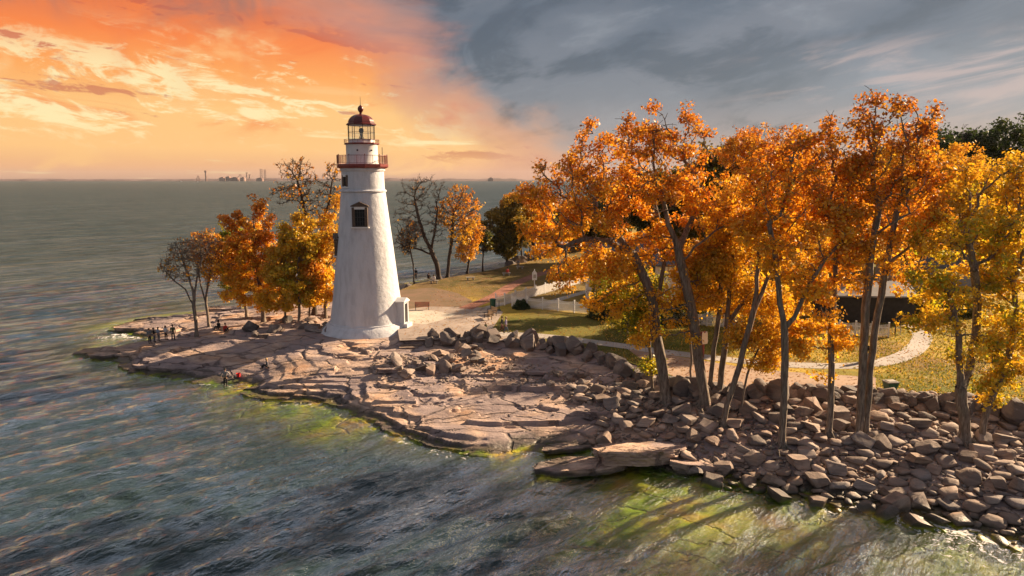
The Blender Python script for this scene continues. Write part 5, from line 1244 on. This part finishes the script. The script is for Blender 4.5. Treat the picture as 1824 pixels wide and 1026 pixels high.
def wall_line(L, spacing, size, group, rows=1, zoff=0.0, jitter=.3, zt=3.0, shade='dark'):
    P = [Vector((*at(a, b_, z_)[:2], z_)) for a, b_, z_ in L]; cum = 0; tot = sum((b_ - a).length for a, b_ in zip(P, P[1:])); s_ = 0.0
    while s_ < tot:
        d = s_; 
        for a, b_ in zip(P, P[1:]):
            if d <= (b_ - a).length: q = a.lerp(b_, d / (b_ - a).length); break
            d -= (b_ - a).length
        sz = size * rr_.uniform(.72, 1.25)
        for r2 in range(rows):
            q2 = q + Vector((rr_.normal() * jitter * .5, -r2 * size * 1.0 + rr_.normal() * jitter * .4, 0)); hzz = hz(q2.x, q2.y)
            add_rock('boulder', (q2.x, q2.y, hzz + sz * .30 * (1 if r2 else 1.15)), sz * (.95 if r2 else 1.0) , 'boulder', rr_.uniform(0, 6.28), (rr_.normal() * .35, rr_.normal() * .35), (1, 1, rr_.uniform(.85, 1.1)), group, rr_.choice(['dark', 'grey', 'brown', 'blocky', 'rounded']))
        s_ += spacing * sz / size * rr_.uniform(.85, 1.15)
wall_line([(772, 606, 2.7), (850, 606, 2.7), (960, 612, 2.7), (1060, 634, 2.7), (1110, 655, 2.6)], 1.5, .86, 'dark boulders in the wall below the plaza and footpath', rows=2)
wall_line([(1110, 662, 2.6), (1165, 680, 2.6), (1215, 702, 2.6), (1330, 712, 2.6), (1500, 712, 2.6), (1650, 722, 2.6), (1824, 746, 2.6), (1960, 775, 2.6)], 1.45, .86, 'boulders in the wall behind the rubble', rows=2)
wall_line([(732, 503, 2.9), (800, 491, 2.9), (880, 477, 2.9)], 2.6, 1.35, 'dark boulders edging the back shore', rows=2)
wall_line([(880, 476, 2.9), (930, 465, 2.9), (985, 453, 2.9)], 3.4, 1.7, 'dark boulders edging the back shore', rows=2)
# big slabs at the water's edge
add_rock('slab', (0, 0, 0), 0, 'slab', 0, lab='x') if False else None
def slab(px, py, z, L, Wd, th, rz, tilt, label, seed):
    """an irregular broken plate: straight fractured sides, layered edge, uneven top"""
    r_ = np.random.default_rng(seed); nv = 9; ang = np.sort(np.linspace(0, 2 * np.pi, nv, endpoint=False) + r_.uniform(-.26, .26, nv)); rad_ = r_.uniform(.74, 1.08, nv)
    cn = np.stack([np.cos(ang), np.sin(ang)], 1) * rad_[:, None]; cn = np.sign(cn) * np.abs(cn) ** .8; cn[:, 1] += .16 * cn[:, 0] * r_.choice([-1, 1])
    per = 18; out = np.concatenate([[cn[k] + (cn[(k + 1) % nv] - cn[k]) * j / per for j in range(per)] for k in range(nv)]); m_ = len(out)
    out = out * np.array([L / 2, Wd / 2]); nl_ = max(3, int(th / .16)); V = []; rows = 0
    def ring_(f, zz, jit):
        t_ = np.arange(m_) / m_ * 2 * np.pi; n_ = 1 + jit * fbm(out[:, 0] * 1.3 + zz * 3 + seed, out[:, 1] * 1.3, 3)
        q = out * (f * n_)[:, None]; V.append(np.stack([q[:, 0], q[:, 1], np.full(m_, zz)], 1))
    ring_(.80, -th / 2, .05)
    for k in range(nl_):
        z0 = -th / 2 + th * k / nl_; z1 = -th / 2 + th * (k + 1) / nl_; f = .90 + .10 * k / nl_ + r_.uniform(-.035, .03)
        ring_(f, z0 + .012, .10); ring_(f - .004, z1 - .012, .10)
    for f in (.965, .9, .82, .72, .6, .47, .34, .2, .08): ring_(f, th / 2, .04)
    V = np.concatenate(V); nr_ = len(V) // m_; top = V[:, 2] >= th / 2 - .001
    tx = .10 * fbm(V[:, 0] * .5 + seed, V[:, 1] * .9, 4) + .03 * fbm(V[:, 0] * 2.2, V[:, 1] * 3, 3); stp_ = np.floor((V[:, 0] * .10 + V[:, 1] * .33 + .5 * fbm(V[:, 0] * .4 + seed, V[:, 1] * .5, 3)) * 1.6) * .055
    V[:, 2] += np.where(top, tx + stp_, .5 * tx)
    idx_ = np.arange(nr_ * m_).reshape(nr_, m_); nx_ = np.roll(idx_, -1, 1)
    Fc = np.stack([idx_[:-1], nx_[:-1], nx_[1:], idx_[1:]], -1).reshape(-1, 4)
    me = np_mesh('slab', V, Fc, smooth=True); bm = bmesh.new(); bm.from_mesh(me); bm.verts.ensure_lookup_table()
    bm.faces.new([bm.verts[i] for i in idx_[-1]]); bm.faces.new([bm.verts[i] for i in reversed(idx_[0])]); bm.to_mesh(me); bm.free()
    me.set_sharp_from_angle(angle=R(32)); p = at(px, py, z); o = link_mesh('rock_slab', me, M['shelf'], None, p); o.rotation_euler = (*tilt, rz); return tag(o, label, 'rock slab')
slab(1145, 808, .85, 7.6, 3.4, 1.0, R(12), (R(-9), R(3)), 'great pale tilted slab overhanging the green water', 301)
slab(1030, 832, .25, 7.4, 3.3, .55, R(10), (R(-6), R(-2)), 'low flat slab with algae along its edge in the shallows', 302)
slab(1245, 832, .35, 4.2, 2.0, .75, R(-4), (R(-5), R(4)), 'brown hollowed slab next to the great tilted one', 303)
slab(1105, 712, 1.6, 6.0, 2.6, .6, R(5), (R(-5), R(2)), 'flat pale slab on the shelf below the yellow green tree', 304)
slab(1075, 735, 1.25, 6.4, 2.6, .6, R(8), (R(-5), R(2)), 'second flat slab stepping down toward the water', 305)
slab(775, 650, 1.95, 4.6, 1.8, .35, R(10), (R(-4), R(3)), 'grey thin slab lying below the heap of blocks', 306)
slab(960, 662, 1.85, 7.5, 1.9, .3, R(2), (R(-4), R(0)), 'long thin slab under the boulder wall', 307)
slab(592, 594, 2.4, 2.2, 1.6, .9, R(30), (R(20), R(10)), 'pale broken block leaning by the lighthouse foot', 308)
slab(700, 660, 1.75, 3.6, 1.4, .4, R(18), (R(-6), R(4)), 'narrow slab at the foot of the grey heap', 309)
slab(350, 619, 1.15, 6.5, 2.4, .5, R(6), (R(-3), R(2)), 'layered ledge block below the forked tree on the point', 310)
slab(200, 634, .25, 6.0, 2.2, .55, R(6), (R(-2), R(3)), 'dark wet slab reaching out to the tip of the point', 311)
slab(290, 655, .45, 7.0, 2.6, .5, R(-6), (R(-3), R(1)), 'brown slab jutting into the lake below the standing group', 312)
slab(400, 553, .9, 5.0, 2.0, .9, R(0), (R(3), R(2)), 'dark shadowed slab on the far side of the point', 313)
slab(245, 585, .35, 6.2, 2.4, .5, R(8), (R(-3), R(2)), 'low wet slab at the upper tip of the point', 314)
slab(1010, 798, .20, 4.4, 1.6, .35, R(15), (R(-3), R(2)), 'thin green edged slab awash between shelf and great slab', 315)

# heap of grey blocks near the plaza
for k in range(36):
    px = rr_.uniform(690, 860) ; py = rr_.uniform(628, 668) - (px - 690) * .12 + 10; q = gl_(px, py, 1.8, 2); sz = rr_.uniform(.35, .95)
    add_rock('rock', (q.x, q.y, q.z + sz * .25), sz, 'flat', rr_.uniform(0, 6.28), (rr_.normal() * .4, rr_.normal() * .4), (1, 1, 1), 'grey blocks heaped beside the boulder wall', rr_.choice(['grey', 'angular grey', 'flat grey', 'pale']), kword='block')
for k in range(28):
    px = rr_.uniform(870, 1150); py = 634 + (px - 870) * .20 + rr_.uniform(0, 34); q = gl_(px, py, 1.9, 2); sz = rr_.uniform(.22, .6)
    add_rock('rock', (q.x, q.y, q.z + sz * .2), sz, 'flat', rr_.uniform(0, 6.28), (rr_.normal() * .3, rr_.normal() * .3), (1, 1, 1), 'loose stones at the foot of the boulder wall', rr_.choice(['grey', 'pale', 'flat', 'tan']), kword='stone')
# boulders between tower and tree clump, and on the point
for k in range(22):
    px = rr_.uniform(430, 600); py = 588 - (px - 430) * .03 + rr_.uniform(-14, 12); q = gl_(px, py, 2.0, 2); sz = rr_.uniform(.3, 1.0)
    add_rock('rock', (q.x, q.y, q.z + sz * .2), sz, 'flat' if k % 3 else 'boulder', rr_.uniform(0, 6.28), (rr_.normal() * .25, rr_.normal() * .25), (1, 1, 1), 'rocks under the clump of trees on the point', rr_.choice(['brown', 'pale', 'flat', 'grey']), kword='rock')
# rubble field: dart throwing with a size distribution
R2 = np.array(RUB); lo_, hi_ = R2.min(0), np.minimum(R2.max(0), [50, 70])
cand = rr_.uniform(lo_, hi_, (52000, 2)); ins = poly_sd(RUB, cand[:, 0], cand[:, 1]) > -.4; cand = cand[ins]
vis_ = np.abs(cand[:, 0]) < cand[:, 1] * .86 + 3; cand = cand[vis_]
szs = np.sort(np.clip(rr_.lognormal(-1.72, .64, len(cand)), .07, .74))[::-1]
cell = {}; placed = []
for (x, y), sz in zip(cand, szs):
    ci, cj = int(x / 1.2), int(y / 1.2); ok = True
    for a in range(ci - 1, ci + 2):
        for b_ in range(cj - 1, cj + 2):
            for (qx, qy, qs) in cell.get((a, b_), ()):
                if (qx - x) ** 2 + (qy - y) ** 2 < ((qs + sz) * .70) ** 2: ok = False; break
            if not ok: break
        if not ok: break
    if ok: cell.setdefault((ci, cj), []).append((x, y, sz)); placed.append((x, y, sz))
px_a = np.array([p_[0] for p_ in placed]); py_a = np.array([p_[1] for p_ in placed]); hz_a = terrain(px_a, py_a)
small = []; NBIG = 300 - len(PEND) if len(PEND) < 300 else 60
NBIG = max(70, 298 - len(PEND))
for k, ((x, y, sz), z) in enumerate(zip(placed, hz_a)):
    if z < -.55: continue
    tl = (rr_.normal() * .2, rr_.normal() * .2)
    if k < NBIG: add_rock('rock', (x, y, z + sz * .30), sz, 'flat', rr_.uniform(0, 6.28), tl, (1, 1, rr_.uniform(.9, 1.5)), 'rubble rocks on the bank', rr_.choice(['tan', 'flat', 'angular', 'pinkish', 'grey', 'brown']), kword='rubble rock')
    else: small.append((x, y, z + sz * .22, sz, k))
PEND.sort(key=lambda d: -d['p'].y)
cnt_ = {}
for k, d in enumerate(PEND):
    me = rock_mesh(d['kind'], k % 12); o = bpy.data.objects.new(d['name'], me); COL.objects.link(o); o.location = d['p']; s_ = d['size']
    o.scale = (s_ * d['sq'][0], s_ * d['sq'][1], s_ * d['sq'][2]); o.rotation_euler = (d['tilt'][0], d['tilt'][1], d['rz'])
    tag(o, rock_label(d['kw'], d['p'], s_, d['flat']), 'boulder' if d['name'] == 'boulder' else 'rock', d['group'])
# small stones as one mass
sb = [rock_base(q_, .46, 2, 9) for q_ in (505, 507, 513, 514, 520, 526, 528, 535)]
VV, FF, TT = [], [], []; off = 0
extra_ = []
for k in range(1400):   # chips on the shelf and near the wall toe
    px = rr_.uniform(660, 1200); py = 640 + max(0, px - 900) * .22 + abs(rr_.normal()) * 22; extra_.append((px, py))
ex = [at(a, b_, 1.7) for a, b_ in extra_]; exz = terrain(np.array([e.x for e in ex]), np.array([e.y for e in ex]))
small += [(e.x, e.y, z + .03, rr_.uniform(.07, .2), k) for k, (e, z) in enumerate(zip(ex, exz)) if z > .3 and z < 2.5]
for (x, y, z, sz, k) in small:
    V, Fc = sb[k % 8]; a = rr_.uniform(0, 6.28); tx = rr_.normal() * .35; Rm = np.array(Matrix.Rotation(a, 3, 'Z') @ Matrix.Rotation(tx, 3, 'X')).T
    VV.append((V @ Rm) * sz + np.array([x, y, z])); FF.append(Fc + off); off += len(V); TT.append(np.full(len(V), rr_.random()))
me = np_mesh('rubble', np.concatenate(VV), np.concatenate(FF), attrs={'tone': ('FLOAT', np.concatenate(TT))})
tag(link_mesh('rubble', me, M['rock']), 'small stones filling the bank between the larger rocks', None, None, 'stuff')
print('rocks', len(PEND), 'small', len(small))

# fallen leaves and grass tufts
def litter(name, n, sampler, size, cols, label, stand=False):
    pts = sampler(n); n = len(pts); r_ = np.random.default_rng(n); s_ = (size * r_.uniform(.6, 1.4, n))[:, None]
    if stand:
        a = r_.uniform(0, 6.28, n); t1 = np.stack([np.cos(a), np.sin(a), 0 * a], 1); upv = np.stack([r_.normal(0, .3, n), r_.normal(0, .3, n), np.ones(n)], 1)
        V = np.stack([pts - t1 * s_ * .5, pts + t1 * s_ * .5, pts + t1 * s_ * .15 + upv * s_ * 1.1, pts - t1 * s_ * .2 + upv * s_ * .9], 1)
    else:
        nn = np.stack([r_.normal(0, .25, n), r_.normal(0, .25, n), np.ones(n)], 1); nn /= np.linalg.norm(nn, axis=1, keepdims=True)
        t1 = np.cross(nn, r_.normal(0, 1, (n, 3))); t1 /= np.linalg.norm(t1, axis=1, keepdims=True); t2 = np.cross(nn, t1)
        V = np.stack([pts - t1 * s_ * .6, pts - t2 * s_ * .4, pts + t1 * s_ * .6, pts + t2 * s_ * .4], 1) + np.array([0, 0, .03])
    cc_ = np.array(cols)[r_.integers(0, len(cols), n)] * r_.uniform(.7, 1.2, (n, 1)); C4 = np.repeat(np.concatenate([cc_, np.ones((n, 1))], 1), 4, 0)
    me = np_mesh(name, V.reshape(-1, 3), np.arange(n * 4).reshape(n, 4), attrs={'leafcol': ('FLOAT_COLOR', C4)})
    tag(link_mesh(name, me, M['leaf']), label, None, None, 'stuff')
def lawn_s(n):
    x = rr_.uniform(-12, 85, n * 3); y = rr_.uniform(50, 125, n * 3) ; k = (poly_sd(plat, x, y) > .2) & (rr_.random(n * 3) < (62 / y) ** 1.5)
    return np.stack([x, y, np.full(len(x), 3.0)], 1)[k][:n]
litter('fallen_leaves', 24000, lawn_s, .15, [(.45, .20, .03), (.55, .32, .05), (.30, .12, .03)], 'fallen orange leaves scattered over the lawn and path')
pathP = [pxs([(840, 590), (960, 594), (1100, 610), (1350, 641), (1480, 646), (1560, 642), (1615, 622), (1632, 590), (1655, 590), (1655, 620), (1600, 648), (1480, 660), (1350, 652), (1100, 621), (850, 600)])]
def grass_s(n):
    x = rr_.uniform(10, 75, n * 4); y = rr_.uniform(50, 95, n * 4); k = (poly_sd(plat, x, y) > .3)
    for pp_ in pathP + [pxs([(1118, 618), (1330, 640), (1560, 660), (1560, 700), (1340, 700), (1230, 686), (1150, 652)]), pxs([(700, 500), (840, 500), (900, 560), (880, 600), (700, 610)])]: k &= poly_sd(pp_, x, y) < 0
    return np.stack([x, y, np.full(len(x), 2.99)], 1)[k][:n]
litter('grass', 60000, grass_s, .11, [(.20, .21, .03), (.36, .29, .05), (.52, .37, .07), (.14, .16, .02)], 'short autumn grass on the lawn', True)

# ------------------------------------------------------------------ the far shore and skyline
M['farland'] = plain('far_woods', (.17, .11, .10), 1.0, var=.35, scale=.01)  # pinkish haze is mixed into the base colours of the far shore
M['farmetal'] = plain('far_steel', (.27, .16, .13), .9, var=.2, scale=.05)
M['farpale'] = plain('far_pale_walls', (.42, .27, .22), .9, var=.3, scale=.05)
FY = 5200.0
n = 900; xs = np.linspace(-4800, 4800, n); tops = 5 + 9 * (fbm(xs * .004, xs * 0 + 3, 5, .6) + .6); tops = np.clip(tops * (1 + .25 * sst(xs, -2600, -1500)), 3, 18) * .75
tops += 2.0 * rng.random(n) * sst(-np.abs(xs + 1800), -1600, 0)
V = []; 
for yy, zf_ in ((FY - 60, 0.0), (FY - 40, .35), (FY, 1.0), (FY + 300, 1.05), (FY + 900, .2)):
    V.append(np.stack([xs, np.full(n, yy) + 40 * np.sin(xs * .002), tops * 1.7 * zf_ - (1.0 if zf_ == 0 else 0)], 1))
V = np.concatenate(V); idx = np.arange(5 * n).reshape(5, n); Q = np.stack([idx[:-1, :-1], idx[:-1, 1:], idx[1:, 1:], idx[1:, :-1]], -1).reshape(-1, 4)
tag(link_mesh('hills', np_mesh('far_shore', V, Q), M['farland']), 'low wooded land along the far side of the lake', None, None, 'structure')
def farpt(px): return aty(px, 318, FY - 90)
SCL = (FY - 90) / F
def fz(py): return (318 - py) * SCL
def far_build(px, w_, top, label, mat='farmetal', roofbit=True, k=0):
    p = farpt(px); o = empty('far_building', (p.x, p.y, 0), 0, label, 'building', 'buildings on the far shore'); wd = w_ * SCL; h_ = fz(top) + 3
    MB().box((0, 0, h_ / 2), (wd, 40, h_)).build('wall', M[mat], o); MB().box((wd * .1, 0, h_ + 3), (wd * .5, 30, 6)).box((-wd * .3, 0, h_ + 1.5), (wd * .2, 26, 3)).build('roof', M['farmetal'], o)
for (px, w_, top, mat, lab) in [(396, 8, 313, 'farpale', 'pale block at the open water end of the far skyline'), (407, 7, 311.5, 'farmetal', 'dark block with a stepped roof on the far skyline'), (418, 13, 313, 'farmetal', 'broad dark hall on the far skyline'), (433, 6, 313, 'farpale', 'small pale building beside the far twin coaster tower'), (463, 10, 314, 'farmetal', 'low dark hall under the lattice ride towers')]:
    far_build(px, w_, top, lab, mat)
p = farpt(367); MB_ = MB().tube((0, 0, 0), (0, 0, fz(303)), 7, 5, 8).tube((0, 0, fz(303)), (0, 0, fz(299.5)), 9, 9, 8); o = MB_.build('tower', M['farmetal'], None); o.location = (p.x, p.y, 0); o.name = 'far_tower'; tag(o, 'tallest slim round tower on the far skyline', 'tower')
def lattice(px, w_, top, label):
    p = farpt(px); wd = w_ * SCL; b = MB(); H_ = fz(top); n_ = 6
    for s1 in (-1, 1):
        for s2 in (-1, 1): b.tube((s1 * wd / 2, s2 * wd / 2, 0), (s1 * wd / 2, s2 * wd / 2, H_), 1.1, n=4)
    for k in range(n_):
        z0, z1 = H_ * k / n_, H_ * (k + 1) / n_; b.tube((-wd / 2, -wd / 2, z0), (wd / 2, -wd / 2, z1), .8, n=4); b.tube((-wd / 2, -wd / 2, z1), (wd / 2, -wd / 2, z1), .9, n=4)
    o = b.build('lattice_tower', M['farmetal'], None); o.location = (p.x, p.y, 0); tag(o, label, 'ride tower', 'lattice ride towers on the far skyline')
lattice(466, 3.5, 297, 'lattice ride tower nearer the far twin coaster'); lattice(472.5, 2.5, 298, 'lattice ride tower nearer the tall bare tree')
p = farpt(442); b = MB(); 
for s_, tp in ((-1, 303.5), (1, 307)):
    x = s_ * 2.4 * SCL; b.tube((x - 6, 0, 0), (x, 0, fz(tp)), 2.2, n=5); b.tube((x + 6, 0, 0), (x, 0, fz(tp)), 2.2, n=5); b.box((x + 4, 0, fz(tp)), (16, 10, 4)); b.box((x, 0, fz(tp) * .55), (10, 6, 3))
o = b.build('coaster_tower', M['farmetal'], None); o.location = (p.x, p.y, 0); tag(o, 'pair of dark hammer topped ride towers on the far skyline', 'ride tower')
def coaster(px, w_, top, label):
    p = farpt(px); b = MB(); wd = w_ * SCL; H_ = fz(top); pts = [(-wd / 2, 2), (-wd * .25, H_ * .6), (0, H_), (wd * .2, H_ * .7), (wd / 2, 2)]
    for a, c_ in zip(pts, pts[1:]): b.tube((a[0], 0, a[1]), (c_[0], 0, c_[1]), 1.6, n=5)
    for a in pts[1:-1]: b.tube((a[0] - 3, 0, 0), (a[0], 0, a[1]), .9, n=4); b.tube((a[0] + 3, 0, 0), (a[0], 0, a[1]), .9, n=4)
    o = b.build('coaster_hill', M['farmetal'], None); o.location = (p.x, p.y, 0); tag(o, label, 'roller coaster')
coaster(353, 8, 308, 'small steep coaster hill beside the tall slim tower'); coaster(428, 16, 306, 'wide coaster hill behind the far halls')
p = farpt(874); MB().box((0, 0, 10), (40, 30, 22)).box((0, 0, 24), (16, 16, 8)).build('wall', M['farmetal'], empty('far_building', (p.x, p.y, 0), 0, 'lone squat building on the horizon past the lighthouse', 'building', 'buildings on the far shore'))
# boats
M['boat'] = plain('white_hull', (.8, .8, .8), .4, var=.05)
def boat(px, py, L, label, rz=0.0):
    p = at(px, py, .0); o = empty('motor_boat', p, rz, label, 'boat', 'white boats far out on the lake')
    b = MB(); bm = b.b; st = [(-.5, .30, .32), (-.2, .34, .34), (.2, .30, .38), (.42, .14, .44), (.5, .02, .5)]; rows = []
    for x, wd, hh in st: rows.append([bm.verts.new((x * L, s_ * wd * L * .5 * q, z * L * .25)) for s_, q, z in ((-1, 1, hh), (-1, .7, -.1), (1, .7, -.1), (1, 1, hh))])
    for A, B_ in zip(rows, rows[1:]):
        for k in range(4): bm.faces.new((A[k], A[(k + 1) % 4], B_[(k + 1) % 4], B_[k]))
    bm.faces.new(rows[0]); bm.faces.new(rows[-1]); b.build('hull', M['boat'], o)
    MB().box((-.05 * L, 0, .17 * L), (.4 * L, .24 * L, .2 * L), bev=.01 * L).build('cabin', M['boat'], o); MB().box((.152 * L, 0, .19 * L), (.01 * L, .2 * L, .07 * L)).build('windscreen', M['pane'], o)
boat(352, 324.5, 13, 'white motor boat below the tall slim far tower', R(10)); boat(323, 323.5, 15, 'white boat on open water short of the far skyline', R(5)); boat(474, 323, 14, 'white boat far out below the lattice ride towers', R(0))
m = bpy.data.materials.new('haze'); m.use_nodes = True; m.node_tree.nodes.clear(); t = NT(m.node_tree)
pv = t.n('ShaderNodeVolumePrincipled', {'Color': (.78, .80, .88), 'Density': 2.5e-5, 'Anisotropy': .2}); ou = t.n('ShaderNodeOutputMaterial'); t.L.new(pv.outputs[0], ou.inputs['Volume'])
tag(MB().box((0, 4000, 50), (17000, 9000, 113)).build('haze', m), 'thin warm haze over the lake', None, None, 'stuff')
for t_ in TREES: print(t_[0], t_[2], t_[3])
